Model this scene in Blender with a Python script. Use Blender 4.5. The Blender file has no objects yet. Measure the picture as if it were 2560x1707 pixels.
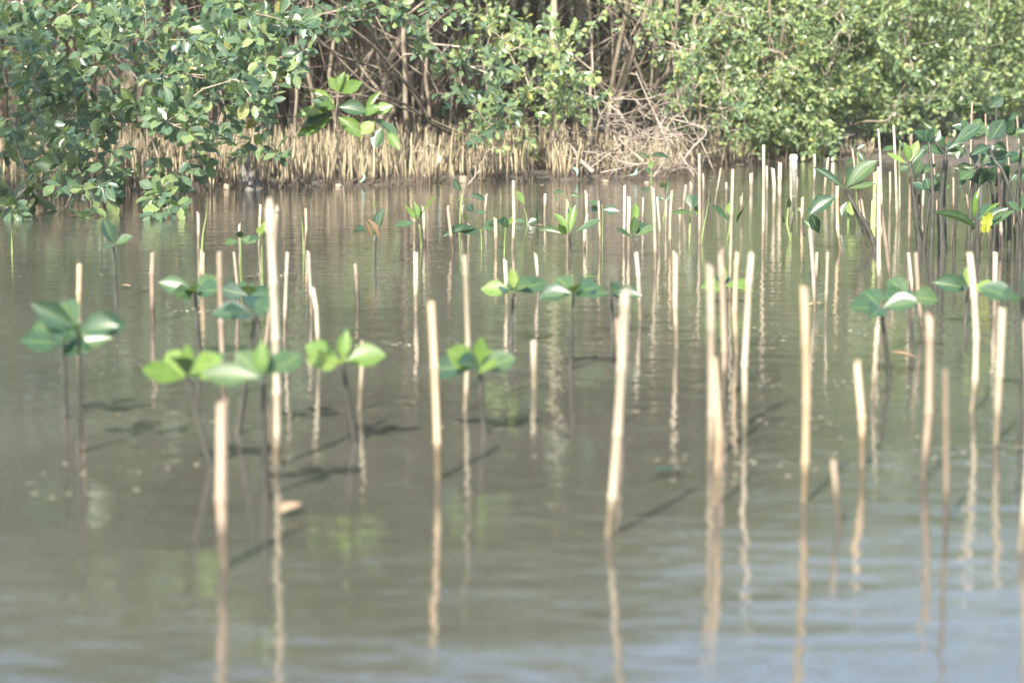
import bpy, math
import numpy as np
from mathutils import Vector, Matrix
R = math.radians
rng = np.random.default_rng(11)

# ------------------------------------------------------------------ camera, sky, sun, exposure
SC = bpy.context.scene
COL = SC.collection
H = 0.85                     # lens height above the water
F = 6000.0                   # focal length in photo pixels (2560 wide)
PITCH = math.atan(693.5 / F)
cd = bpy.data.cameras.new('camera'); cam = bpy.data.objects.new('camera', cd); COL.objects.link(cam)
cam.location = (0, 0, H); cam.rotation_euler = (math.pi / 2 - PITCH, 0, 0)
cd.sensor_width = 36; cd.lens = 36 * F / 2560; cd.clip_start = 0.1; cd.clip_end = 600
cd.dof.use_dof = True; cd.dof.focus_distance = 11.8; cd.dof.aperture_fstop = 3.3; cd.dof.aperture_blades = 7
SC.camera = cam
SUN_AZ, SUN_EL = -162.0, 40.0       # direction the light comes from: compass angle from +Y towards +X, height
w = bpy.data.worlds.new('World'); SC.world = w; w.use_nodes = True
nt = w.node_tree; bg = nt.nodes['Background']
sky = nt.nodes.new('ShaderNodeTexSky'); sky.sky_type = 'NISHITA'; sky.sun_disc = False
sky.sun_elevation = R(SUN_EL); sky.sun_rotation = R(SUN_AZ); sky.air_density = 1.0; sky.dust_density = 2.5
nt.links.new(sky.outputs[0], bg.inputs[0]); bg.inputs[1].default_value = 0.15
ld = bpy.data.lights.new('sun', 'SUN'); sun = bpy.data.objects.new('sun', ld); COL.objects.link(sun)
ld.energy = 5.0; ld.angle = R(0.6); ld.color = (1.0, 0.93, 0.82)
sd = Vector((math.sin(R(SUN_AZ)) * math.cos(R(SUN_EL)), math.cos(R(SUN_AZ)) * math.cos(R(SUN_EL)), math.sin(R(SUN_EL))))
sun.rotation_euler = sd.to_track_quat('Z', 'Y').to_euler(); sun.location = sd * 30
SC.view_settings.view_transform = 'Standard'; SC.view_settings.look = 'None'
SC.view_settings.gamma = 1.0; SC.view_settings.exposure = 1.5
SC.render.engine = 'CYCLES'
SC.cycles.max_bounces = 8; SC.cycles.diffuse_bounces = 4; SC.cycles.glossy_bounces = 3
SC.cycles.transmission_bounces = 4; SC.cycles.volume_bounces = 1; SC.cycles.use_denoising = True
SC.cycles.caustics_reflective = False; SC.cycles.caustics_refractive = False

# ------------------------------------------------------------------ pixel -> place
CP, SP = math.cos(PITCH), math.sin(PITCH)
def ray(px, py):
    xc, yc = (px - 1280) / F, -(py - 853.5) / F
    return np.array([xc, CP + yc * SP, -SP + yc * CP])
def at(px, py, y):
    d = ray(px, py); return np.array([0, 0, H]) + d * (y / d[1])
def on_water(px, py, z=0.0):
    d = ray(px, py); return np.array([0, 0, H]) + d * ((z - H) / d[2])
def to_px(P):
    P = np.atleast_2d(P); v = P - np.array([0, 0, H])
    dz = v[:, 1] * CP - v[:, 2] * SP; up = v[:, 1] * SP + v[:, 2] * CP
    return 1280 + F * v[:, 0] / dz, 853.5 - F * up / dz
def base_row(s): return 160 + H * s

# ------------------------------------------------------------------ helpers
def mesh_np(name, V, faces_flat, sizes, uv=None, smooth=False):
    me = bpy.data.meshes.new(name)
    V = np.asarray(V, np.float32).reshape(-1, 3); fl = np.asarray(faces_flat, np.int32); sz = np.asarray(sizes, np.int32)
    me.vertices.add(len(V)); me.vertices.foreach_set('co', V.ravel())
    me.loops.add(len(fl)); me.loops.foreach_set('vertex_index', fl)
    me.polygons.add(len(sz)); st = np.concatenate([[0], np.cumsum(sz)[:-1]]).astype(np.int32)
    me.polygons.foreach_set('loop_start', st); me.polygons.foreach_set('loop_total', sz)
    if smooth: me.polygons.foreach_set('use_smooth', np.ones(len(sz), bool))
    me.update(calc_edges=True)
    if uv is not None:
        l = me.uv_layers.new(name='UVMap'); l.data.foreach_set('uv', np.asarray(uv, np.float32)[fl].ravel())
    me.validate()
    return me
def add(name, me, mat=None, parent=None, **props):
    o = bpy.data.objects.new(name, me); COL.objects.link(o)
    if mat is not None and me is not None and not me.materials: me.materials.append(mat)
    if parent is not None: o.parent = parent
    for k, v in props.items(): o[k] = v
    return o
def empty(name, loc, label, cat, group=None):
    o = bpy.data.objects.new(name, None); COL.objects.link(o); o.location = loc; o.empty_display_size = 0.1
    o['label'] = label; o['category'] = cat
    if group: o['group'] = group
    return o
def unit(a):
    a = np.asarray(a, float); return a / np.maximum(np.linalg.norm(a, axis=-1, keepdims=True), 1e-9)
class Tubes:
    """collects round tapering tubes"""
    def __init__(s): s.V = []; s.F = []; s.S = []; s.n = 0
    def tube(s, pts, rad, k=6, cap=True, wob=0.0):
        pts = np.asarray(pts, float); m = len(pts); rad = np.broadcast_to(np.asarray(rad, float), (m,))
        t = unit(np.gradient(pts, axis=0)); ref = np.array([0.31, 0.2, 0.93]) if abs(t[0][2]) < 0.9 else np.array([0.9, 0.3, 0.1])
        a = unit(np.cross(t, ref)); b = np.cross(t, a)
        th = np.linspace(0, 2 * math.pi, k, endpoint=False)
        rr = rad[:, None] * (1 + wob * rng.uniform(-1, 1, (m, k))) if wob else np.repeat(rad[:, None], k, 1)
        V = pts[:, None, :] + rr[..., None] * (np.cos(th)[None, :, None] * a[:, None, :] + np.sin(th)[None, :, None] * b[:, None, :])
        s.V.append(V.reshape(-1, 3))
        i = np.arange(m - 1)[:, None] * k; j = np.arange(k)[None, :]; j2 = (j + 1) % k
        q = np.stack([i + j, i + j2, i + k + j2, i + k + j], -1).reshape(-1, 4) + s.n
        s.F.append(q.ravel()); s.S.append(np.full(len(q), 4))
        if cap:
            s.F.append(np.arange(k)[::-1] + s.n); s.S.append([k]); s.F.append(np.arange(k) + (m - 1) * k + s.n); s.S.append([k])
        s.n += m * k
    def mesh(s, name, smooth=True): return mesh_np(name, np.concatenate(s.V), np.concatenate(s.F), np.concatenate(s.S), smooth=smooth)
def one_tube(name, pts, rad, k=7, wob=0.0):
    t = Tubes(); t.tube(pts, rad, k, True, wob); return t.mesh(name)
def smooth_path(P, n):
    P = np.asarray(P, float)
    if len(P) < 3: return P[0] + (P[-1] - P[0]) * np.linspace(0, 1, n)[:, None]
    u = np.concatenate([[0], np.cumsum(np.linalg.norm(np.diff(P, axis=0), axis=1))]); u /= u[-1]
    Q = np.vstack([2 * P[0] - P[1], P, 2 * P[-1] - P[-2]]); out = []
    for x in np.linspace(0, 1, n):
        i = min(np.searchsorted(u, x, side='right') - 1, len(P) - 2); f = (x - u[i]) / (u[i + 1] - u[i] + 1e-9)
        a, b, c, d = Q[i], Q[i + 1], Q[i + 2], Q[i + 3]
        out.append(0.5 * (2 * b + (c - a) * f + (2 * a - 5 * b + 4 * c - d) * f * f + (3 * b - a - 3 * c + d) * f ** 3))
    return np.array(out)

# ------------------------------------------------------------------ materials
def new_mat(name):
    m = bpy.data.materials.new(name); m.use_nodes = True; m.node_tree.nodes.clear()
    return m, m.node_tree.nodes, m.node_tree.links
def ramp(N, stops):
    r = N.new('ShaderNodeValToRGB'); e = r.color_ramp.elements
    while len(e) < len(stops): e.new(0.5)
    for k, (p, c) in enumerate(stops): e[k].position = p; e[k].color = (*c, 1)
    return r
def leaf_mat(name, stops, under, island, trans=0.35, rough=0.28, rib=False, tcol=(1.25, 1.35, 0.55)):
    m, N, L = new_mat(name)
    if island: rnd = N.new('ShaderNodeNewGeometry').outputs['Random Per Island']
    else: rnd = N.new('ShaderNodeObjectInfo').outputs['Random']
    cr = ramp(N, stops); L.new(rnd, cr.inputs[0]); col = cr.outputs[0]
    if rib:
        uv = N.new('ShaderNodeUVMap'); sx = N.new('ShaderNodeSeparateXYZ'); L.new(uv.outputs[0], sx.inputs[0])
        ab = N.new('ShaderNodeMath'); ab.operation = 'ABSOLUTE'; L.new(sx.outputs[0], ab.inputs[0])
        rr = ramp(N, [(0.0, (1, 1, 1)), (0.035, (0.7, 0.7, 0.7)), (0.09, (0, 0, 0))]); L.new(ab.outputs[0], rr.inputs[0])
        nz = N.new('ShaderNodeTexNoise'); nz.inputs['Scale'].default_value = 7; tc = N.new('ShaderNodeTexCoord'); L.new(tc.outputs['Object'], nz.inputs['Vector'])
        br = N.new('ShaderNodeMix'); br.data_type = 'RGBA'; br.blend_type = 'MULTIPLY'; br.inputs[0].default_value = 0.55
        sp = ramp(N, [(0.35, (0.55, 0.6, 0.5)), (0.62, (1.15, 1.15, 1.1))]); L.new(nz.outputs[0], sp.inputs[0])
        L.new(col, br.inputs[6]); L.new(sp.outputs[0], br.inputs[7])
        mx = N.new('ShaderNodeMix'); mx.data_type = 'RGBA'; mu = N.new('ShaderNodeMath'); mu.operation = 'MULTIPLY'; mu.inputs[1].default_value = 0.55
        L.new(rr.outputs[0], mu.inputs[0]); L.new(mu.outputs[0], mx.inputs[0]); L.new(br.outputs[2], mx.inputs[6]); mx.inputs[7].default_value = (0.24, 0.3, 0.1, 1)
        n3 = N.new('ShaderNodeTexNoise'); n3.inputs['Scale'].default_value = 16; n3.inputs['Detail'].default_value = 3; L.new(tc.outputs['Object'], n3.inputs['Vector'])
        oi = N.new('ShaderNodeObjectInfo'); va = N.new('ShaderNodeVectorMath'); va.operation = 'ADD'; L.new(tc.outputs['Object'], va.inputs[0]); L.new(oi.outputs['Location'], va.inputs[1]); L.new(va.outputs[0], n3.inputs['Vector'])
        s3 = ramp(N, [(0.66, (0, 0, 0)), (0.7, (0.8, 0.8, 0.8))]); L.new(n3.outputs[0], s3.inputs[0])
        m3 = N.new('ShaderNodeMix'); m3.data_type = 'RGBA'; L.new(s3.outputs[0], m3.inputs[0]); L.new(mx.outputs[2], m3.inputs[6]); m3.inputs[7].default_value = (0.13, 0.095, 0.05, 1)
        col = m3.outputs[2]
    g = N.new('ShaderNodeNewGeometry'); um = N.new('ShaderNodeMix'); um.data_type = 'RGBA'
    bm = N.new('ShaderNodeMath'); bm.operation = 'MULTIPLY'; bm.inputs[1].default_value = 0.6
    L.new(g.outputs['Backfacing'], bm.inputs[0]); L.new(bm.outputs[0], um.inputs[0]); L.new(col, um.inputs[6]); um.inputs[7].default_value = (*under, 1)
    p = N.new('ShaderNodeBsdfPrincipled'); p.inputs['Roughness'].default_value = rough; p.inputs['Specular IOR Level'].default_value = 0.5
    L.new(um.outputs[2], p.inputs['Base Color'])
    tm = N.new('ShaderNodeMix'); tm.data_type = 'RGBA'; tm.blend_type = 'MULTIPLY'; tm.inputs[0].default_value = 1; L.new(col, tm.inputs[6]); tm.inputs[7].default_value = (*tcol, 1)
    t = N.new('ShaderNodeBsdfTranslucent'); L.new(tm.outputs[2], t.inputs[0])
    mxs = N.new('ShaderNodeMixShader'); mxs.inputs[0].default_value = trans; L.new(p.outputs[0], mxs.inputs[1]); L.new(t.outputs[0], mxs.inputs[2])
    o = N.new('ShaderNodeOutputMaterial'); L.new(mxs.outputs[0], o.inputs[0]); return m
BUSH = [(0.0, (0.06, 0.11, 0.075)), (0.35, (0.085, 0.145, 0.09)), (0.62, (0.115, 0.18, 0.095)), (0.86, (0.17, 0.235, 0.1)), (0.985, (0.23, 0.29, 0.13)), (1.0, (0.33, 0.28, 0.09))]
PALE = [(0.0, (0.1, 0.165, 0.095)), (0.35, (0.16, 0.235, 0.12)), (0.7, (0.23, 0.3, 0.12)), (0.97, (0.31, 0.37, 0.16)), (1.0, (0.42, 0.38, 0.12))]
SEED = [(0.0, (0.03, 0.068, 0.044)), (0.5, (0.042, 0.09, 0.05)), (1.0, (0.07, 0.122, 0.05))]
M_leaf_o = leaf_mat('bush_leaf', BUSH, (0.22, 0.29, 0.19), False, rib=True)
M_leaf_s = leaf_mat('bush_foliage', BUSH, (0.22, 0.29, 0.19), True)
M_pale_o = leaf_mat('pale_leaf', PALE, (0.34, 0.38, 0.25), False, trans=0.4, rough=0.26)
M_pale_s = leaf_mat('pale_foliage', PALE, (0.34, 0.38, 0.25), True, trans=0.4, rough=0.26)
M_seed = leaf_mat('seedling_leaf', SEED, (0.2, 0.28, 0.14), False, trans=0.3, rough=0.33, rib=True)
M_seedy = leaf_mat('young_leaf', [(0.0, (0.11, 0.2, 0.05)), (0.6, (0.16, 0.26, 0.07)), (1.0, (0.24, 0.33, 0.1))], (0.34, 0.42, 0.18), False, trans=0.45, rib=True)
M_yellow = leaf_mat('yellow_leaf', [(0.0, (0.25, 0.28, 0.035)), (1.0, (0.28, 0.31, 0.04))], (0.33, 0.34, 0.06), False, trans=0.35)
M_dead = leaf_mat('dead_leaf', [(0.0, (0.28, 0.18, 0.1)), (1.0, (0.36, 0.25, 0.15))], (0.34, 0.26, 0.18), False, trans=0.15, rough=0.7)

def bark(name, c0, c1, scale=22, rough=0.85, bump=0.4, zs=0.25, rnd=0.0, streak=None, wet=False, spec=0.3):
    m, N, L = new_mat(name)
    tc = N.new('ShaderNodeTexCoord'); mp = N.new('ShaderNodeMapping'); mp.inputs['Scale'].default_value = (1, 1, zs); L.new(tc.outputs['Object'], mp.inputs[0])
    nz = N.new('ShaderNodeTexNoise'); nz.inputs['Scale'].default_value = scale; nz.inputs['Detail'].default_value = 6; nz.inputs['Roughness'].default_value = 0.65; L.new(mp.outputs[0], nz.inputs['Vector'])
    cr = ramp(N, [(0.3, c0), (0.68, c1)]); L.new(nz.outputs[0], cr.inputs[0]); col = cr.outputs[0]
    if rnd:
        g = N.new('ShaderNodeNewGeometry') if streak == 'island' else N.new('ShaderNodeObjectInfo')
        hs = N.new('ShaderNodeHueSaturation'); mr = N.new('ShaderNodeMapRange'); mr.inputs['To Min'].default_value = 1 - rnd; mr.inputs['To Max'].default_value = 1 + rnd
        L.new(g.outputs['Random Per Island' if streak == 'island' else 'Random'], mr.inputs[0]); L.new(mr.outputs[0], hs.inputs['Value']); L.new(col, hs.inputs['Color']); col = hs.outputs[0]
    if wet:     # tide mark: mud dried on to an uneven line just above the water
        ge = N.new('ShaderNodeNewGeometry'); sx = N.new('ShaderNodeSeparateXYZ'); L.new(ge.outputs['Position'], sx.inputs[0])
        n2 = N.new('ShaderNodeTexNoise'); n2.inputs['Scale'].default_value = 9; L.new(ge.outputs['Position'], n2.inputs['Vector'])
        ad = N.new('ShaderNodeMath'); ad.operation = 'MULTIPLY_ADD'; ad.inputs[1].default_value = -0.1; L.new(n2.outputs[0], ad.inputs[0]); L.new(sx.outputs[2], ad.inputs[2])
        st = ramp(N, [(0.0, (1, 1, 1)), (0.035, (0, 0, 0))]); L.new(ad.outputs[0], st.inputs[0])
        mm = N.new('ShaderNodeMix'); mm.data_type = 'RGBA'; L.new(st.outputs[0], mm.inputs[0]); L.new(col, mm.inputs[6]); mm.inputs[7].default_value = (*wet, 1); col = mm.outputs[2]
    p = N.new('ShaderNodeBsdfPrincipled'); p.inputs['Roughness'].default_value = rough; p.inputs['Specular IOR Level'].default_value = spec; L.new(col, p.inputs['Base Color'])
    b = N.new('ShaderNodeBump'); b.inputs['Strength'].default_value = bump; b.inputs['Distance'].default_value = 0.01; L.new(nz.outputs[0], b.inputs['Height']); L.new(b.outputs[0], p.inputs['Normal'])
    o = N.new('ShaderNodeOutputMaterial'); L.new(p.outputs[0], o.inputs[0]); return m
M_bark = bark('mangrove_bark', (0.085, 0.07, 0.05), (0.26, 0.222, 0.168), 16, rnd=0.25)
M_bark_l = bark('pale_bark', (0.27, 0.22, 0.15), (0.52, 0.45, 0.34), 14, rnd=0.15)
M_twig = bark('twig_bark', (0.2, 0.16, 0.12), (0.42, 0.36, 0.29), 30, rnd=0.2, streak='island')
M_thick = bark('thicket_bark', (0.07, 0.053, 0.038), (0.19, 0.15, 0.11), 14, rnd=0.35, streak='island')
M_dry = bark('dry_wood', (0.15, 0.125, 0.1), (0.35, 0.3, 0.245), 30, rnd=0.4, streak='island')
M_pneu = bark('breathing_root_bark', (0.135, 0.112, 0.07), (0.36, 0.305, 0.2), 26, rnd=0.45, wet=(0.1, 0.078, 0.056))
M_pneu_s = bark('breathing_root_bark_mass', (0.12, 0.1, 0.062), (0.33, 0.28, 0.185), 26, rnd=0.5, streak='island', wet=(0.1, 0.078, 0.056))
M_bam = {'c': bark('cream_bamboo', (0.22, 0.19, 0.135), (0.43, 0.375, 0.28), 30, 0.6, 0.3, 0.06, rnd=0.35, wet=(0.13, 0.11, 0.075)),
         'b': bark('weathered_bamboo', (0.14, 0.105, 0.075), (0.32, 0.255, 0.19), 30, 0.75, 0.35, 0.06, rnd=0.25, wet=(0.07, 0.058, 0.042)),
         'g': bark('green_bamboo', (0.3, 0.36, 0.1), (0.5, 0.54, 0.22), 30, 0.45, 0.1, 0.06, rnd=0.1),
         'o': bark('ochre_bamboo', (0.26, 0.19, 0.115), (0.48, 0.365, 0.24), 30, 0.6, 0.3, 0.06, rnd=0.2, wet=(0.12, 0.095, 0.06))}
M_stem = bark('seedling_stem', (0.02, 0.022, 0.018), (0.06, 0.061, 0.048), 60, 0.6, 0.3, 0.3, rnd=0.2)
M_gstem = bark('green_stem', (0.09, 0.14, 0.04), (0.17, 0.22, 0.08), 60, 0.5, 0.2, 0.3, rnd=0.2)
M_stump = bark('muddy_stump', (0.035, 0.032, 0.028), (0.24, 0.225, 0.2), 9, 0.8, 0.6, 0.5)
M_foam = bark('white_foam', (0.7, 0.7, 0.68), (0.82, 0.82, 0.8), 40, 0.6, 0.2, 1)
M_plast = bark('teal_plastic', (0.16, 0.34, 0.28), (0.3, 0.46, 0.4), 10, 0.35, 0.1, 1)
M_debris = bark('drift_debris', (0.2, 0.16, 0.11), (0.38, 0.32, 0.25), 30, 0.7, 0.2, 1, rnd=0.3)

M_litter = bark('litter', (0.2, 0.17, 0.1), (0.45, 0.42, 0.32), 30, rnd=0.4, streak='island')
def mud_material():
    m, N, L = new_mat('wet_mud'); tc = N.new('ShaderNodeTexCoord')
    n1 = N.new('ShaderNodeTexNoise'); n1.inputs['Scale'].default_value = 5; n1.inputs['Detail'].default_value = 9; n1.inputs['Roughness'].default_value = 0.7; L.new(tc.outputs['Object'], n1.inputs['Vector'])
    cr = ramp(N, [(0.3, (0.04, 0.035, 0.028)), (0.55, (0.085, 0.072, 0.058)), (0.75, (0.17, 0.145, 0.12))]); L.new(n1.outputs[0], cr.inputs[0])
    rr = ramp(N, [(0.35, (0.25, 0.25, 0.25)), (0.65, (0.75, 0.75, 0.75))]); L.new(n1.outputs[0], rr.inputs[0])
    p = N.new('ShaderNodeBsdfPrincipled'); L.new(cr.outputs[0], p.inputs['Base Color']); L.new(rr.outputs[0], p.inputs['Roughness'])
    n2 = N.new('ShaderNodeTexNoise'); n2.inputs['Scale'].default_value = 28; n2.inputs['Detail'].default_value = 5; L.new(tc.outputs['Object'], n2.inputs['Vector'])
    b = N.new('ShaderNodeBump'); b.inputs['Strength'].default_value = 0.8; b.inputs['Distance'].default_value = 0.03; L.new(n2.outputs[0], b.inputs['Height']); L.new(b.outputs[0], p.inputs['Normal'])
    o = N.new('ShaderNodeOutputMaterial'); L.new(p.outputs[0], o.inputs[0]); return m
def water_material():
    m, N, L = new_mat('murky_water'); tc = N.new('ShaderNodeTexCoord')
    nb = N.new('ShaderNodeTexNoise'); nb.inputs['Scale'].default_value = 0.7; nb.inputs['Detail'].default_value = 4; L.new(tc.outputs['Object'], nb.inputs['Vector'])
    cr = ramp(N, [(0.3, (0.046, 0.045, 0.036)), (0.7, (0.074, 0.071, 0.057))]); L.new(nb.outputs[0], cr.inputs[0])
    p = N.new('ShaderNodeBsdfPrincipled'); p.inputs['Roughness'].default_value = 0.03; p.inputs['IOR'].default_value = 1.33; L.new(cr.outputs[0], p.inputs['Base Color'])
    mp = N.new('ShaderNodeMapping'); mp.inputs['Scale'].default_value = (0.55, 1, 1); L.new(tc.outputs['Object'], mp.inputs[0])
    h = None
    for sc_, amp in ((1.1, 0.006), (4.5, 0.0034), (16, 0.0021), (47, 0.0005)):
        n = N.new('ShaderNodeTexNoise'); n.inputs['Scale'].default_value = sc_; n.inputs['Detail'].default_value = 2; L.new(mp.outputs[0], n.inputs['Vector'])
        k = N.new('ShaderNodeMath'); k.operation = 'MULTIPLY'; k.inputs[1].default_value = amp; L.new(n.outputs[0], k.inputs[0])
        if h is None: h = k.outputs[0]
        else:
            a = N.new('ShaderNodeMath'); a.operation = 'ADD'; L.new(h, a.inputs[0]); L.new(k.outputs[0], a.inputs[1]); h = a.outputs[0]
    b = N.new('ShaderNodeBump'); b.inputs['Strength'].default_value = 1; b.inputs['Distance'].default_value = 1.0; L.new(h, b.inputs['Height']); L.new(b.outputs[0], p.inputs['Normal'])
    o = N.new('ShaderNodeOutputMaterial'); L.new(p.outputs[0], o.inputs[0]); return m
M_mud, M_water = mud_material(), water_material()

# ------------------------------------------------------------------ ground and water
EDGE_PX = [(-1200, 500), (-400, 500), (0, 492), (300, 482), (500, 478), (700, 470), (1000, 463), (1300, 453), (1500, 450), (1690, 441), (1745, 418), (1900, 402), (2150, 400), (2260, 408), (2420, 415), (2560, 412), (3000, 420), (4200, 440)]
EW = np.array([on_water(*p)[:2] for p in EDGE_PX])
def edge_y(x): return np.interp(x, EW[:, 0], EW[:, 1])
def lump(x, y, f, s): return np.sin(x * f + s) * np.sin(y * f * 1.13 + s * 2.1) + 0.5 * np.sin(x * f * 2.3 + s * 3) * np.sin(y * f * 2.7 + s)
def mud_z(x, y):
    d = y - edge_y(x) - 0.05 * lump(x, y, 9, 1.0)
    z = np.where(d > 0, 0.025 * (1 - np.exp(-d / 0.3)) + 0.016 * np.clip(d, 0, 6), 0.35 * np.maximum(d, -1.0))
    return z + 0.012 * lump(x, y, 14, 2.0) * (d > -0.1) + 0.03 * lump(x, y, 2.2, 0.7) * np.clip(d, 0, 1) - 0.004
xs = np.concatenate([np.linspace(-200, -7, 14), np.linspace(-6.9, 8, 300), np.linspace(8.3, 200, 14)])
ys = np.concatenate([np.linspace(-40, 13, 12), np.linspace(13.2, 25, 260), np.linspace(25.2, 34, 40), np.linspace(36, 400, 24)])
X, Y = np.meshgrid(xs, ys); nx = len(xs)
i = (np.arange(len(ys) - 1)[:, None] * nx + np.arange(nx - 1)[None, :]).ravel()
Fq = np.stack([i, i + 1, i + nx + 1, i + nx], 1)
add('mud_ground', mesh_np('mud_ground', np.stack([X, Y, mud_z(X, Y)], -1), Fq.ravel(), np.full(len(Fq), 4), smooth=True), M_mud, kind='structure')
wv = [(-200, -40, 0), (200, -40, 0), (200, 60, 0), (-200, 60, 0)]
add('water', mesh_np('water', wv, [0, 1, 2, 3], [4]), M_water, kind='structure')

# ------------------------------------------------------------------ leaves
def leaf_template(seg, width, fold, droop, obov=0.0, petiole=0.06):
    """leaf of length 1 along +Y, width along X, face up +Z; two strips folded along the midrib"""
    t = np.linspace(0, 1, seg + 1); V = []; UV = []
    for k, v in enumerate(t):
        y = petiole + v * (1 - petiole); u = v ** (1 + obov); hw = 0.5 * width * math.sin(math.pi * min(max(u, 0), 1)) ** (0.8 if width < 0.9 else 0.95)
        if k in (0, seg): hw = 0.012
        z = -droop * v * v
        V += [(-hw, y, z + fold * hw), (0, y, z), (hw, y, z + fold * hw)]; UV += [(-1, v), (0, v), (1, v)]
    Fc = []
    for k in range(seg):
        a = k * 3; Fc += [(a, a + 1, a + 4, a + 3), (a + 1, a + 2, a + 5, a + 4)]
    return np.array(V), np.array(Fc), np.array(UV)
def leaf_mesh(name, *a):
    V, Fc, UV = leaf_template(*a); return mesh_np(name, V, Fc.ravel(), np.full(len(Fc), 4), UV, smooth=True)
def with_mat(me, mat): m = me.copy(); m.materials.append(mat); return m
bush_shapes = [leaf_mesh('bush_leaf', 6, 0.52, 0.35, 0.08, 0.35), leaf_mesh('bush_leaf', 6, 0.58, 0.2, -0.06, 0.45), leaf_mesh('bush_leaf', 6, 0.46, 0.5, 0.15, 0.2)]
seed_shapes = [leaf_mesh('seedling_leaf', 9, 1.0, 0.25, 0.05, 0.15), leaf_mesh('seedling_leaf', 9, 1.0, 0.4, 0.16, 0.1), leaf_mesh('seedling_leaf', 9, 1.0, 0.15, -0.06, 0.2)]
SEEDM = {'d': [with_mat(m, M_seed) for m in seed_shapes], 'y': [with_mat(m, M_seedy) for m in seed_shapes], 'x': [with_mat(m, M_yellow) for m in seed_shapes], 'b': [with_mat(m, M_dead) for m in seed_shapes]}
BUSHM = {'bush': [with_mat(m, M_leaf_o) for m in bush_shapes], 'pale': [with_mat(m, M_pale_o) for m in bush_shapes]}
TS_V = np.array([(0, 0, 0), (-0.24, 0.38, 0.05), (0, 0.45, 0), (0.24, 0.38, 0.05), (-0.2, 0.75, 0.02), (0.2, 0.75, 0.02), (0, 1, -0.06)], float)
TS_F = np.array([(0, 2, 1), (0, 3, 2), (1, 2, 4), (2, 3, 5), (4, 2, 6), (2, 5, 6)])
def frames(d, n):
    d = unit(d); n = n - (n * d).sum(-1, keepdims=True) * d; n = unit(n); x = np.cross(d, n); return x, d, n
def leaf_cloud(name, pos, d, n, size):
    x, d, n = frames(d, n)
    V = pos[:, None, :] + size[:, None, None] * (TS_V[None, :, 0, None] * x[:, None, :] + TS_V[None, :, 1, None] * d[:, None, :] + TS_V[None, :, 2, None] * n[:, None, :])
    Fc = TS_F[None] + (np.arange(len(pos)) * len(TS_V))[:, None, None]
    return mesh_np(name, V, Fc.ravel(), np.full(Fc.shape[0] * Fc.shape[1], 3), smooth=True)
def leaf_object(name, me, parent, pos, d, n, length, width=None):
    x, d, n = frames(np.asarray(d, float)[None], np.asarray(n, float)[None]); wdt = length if width is None else width
    o = bpy.data.objects.new(name, me); COL.objects.link(o); o.parent = parent
    M = Matrix.Identity(4)
    for r in range(3): M[r][0] = x[0][r] * wdt; M[r][1] = d[0][r] * length; M[r][2] = n[0][r] * length; M[r][3] = pos[r]
    o.matrix_local = Matrix.Translation(-Vector(parent.location)) @ M
    return o
def sprigs(P, A, leaf, pairs=4, gap=0.034):
    """opposite leaves along short shoots; returns leaf positions, directions, normals, sizes"""
    n = len(P); A = unit(A); r0 = rng.normal(size=(n, 3)); B1 = unit(np.cross(A, r0)); B2 = np.cross(A, B1); out = []
    for k in range(pairs):
        for sgn in (1, -1):
            B = (B1 if k % 2 == 0 else B2) * sgn
            tip = k / max(pairs - 1, 1)
            d = unit(A * (0.35 + 0.75 * tip) + B * 0.9 + rng.normal(0, 0.22, (n, 3)) + np.array([0, -0.05, -0.08]))
            nr = unit(np.array([-0.15, -0.55, 0.75]) + A * 0.3 + rng.normal(0, 0.45, (n, 3)))
            keep = rng.random(n) < 0.88
            out.append((P + A * (k * gap) + rng.normal(0, 0.004, (n, 3)), d, nr, leaf * rng.uniform(0.6, 1.15, n) * (1.05 - 0.35 * tip * rng.random(n)), keep))
    pos, d, nr, sz, kp = [np.concatenate(z) for z in zip(*out)]
    return pos[kp], d[kp], nr[kp], sz[kp]
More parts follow.
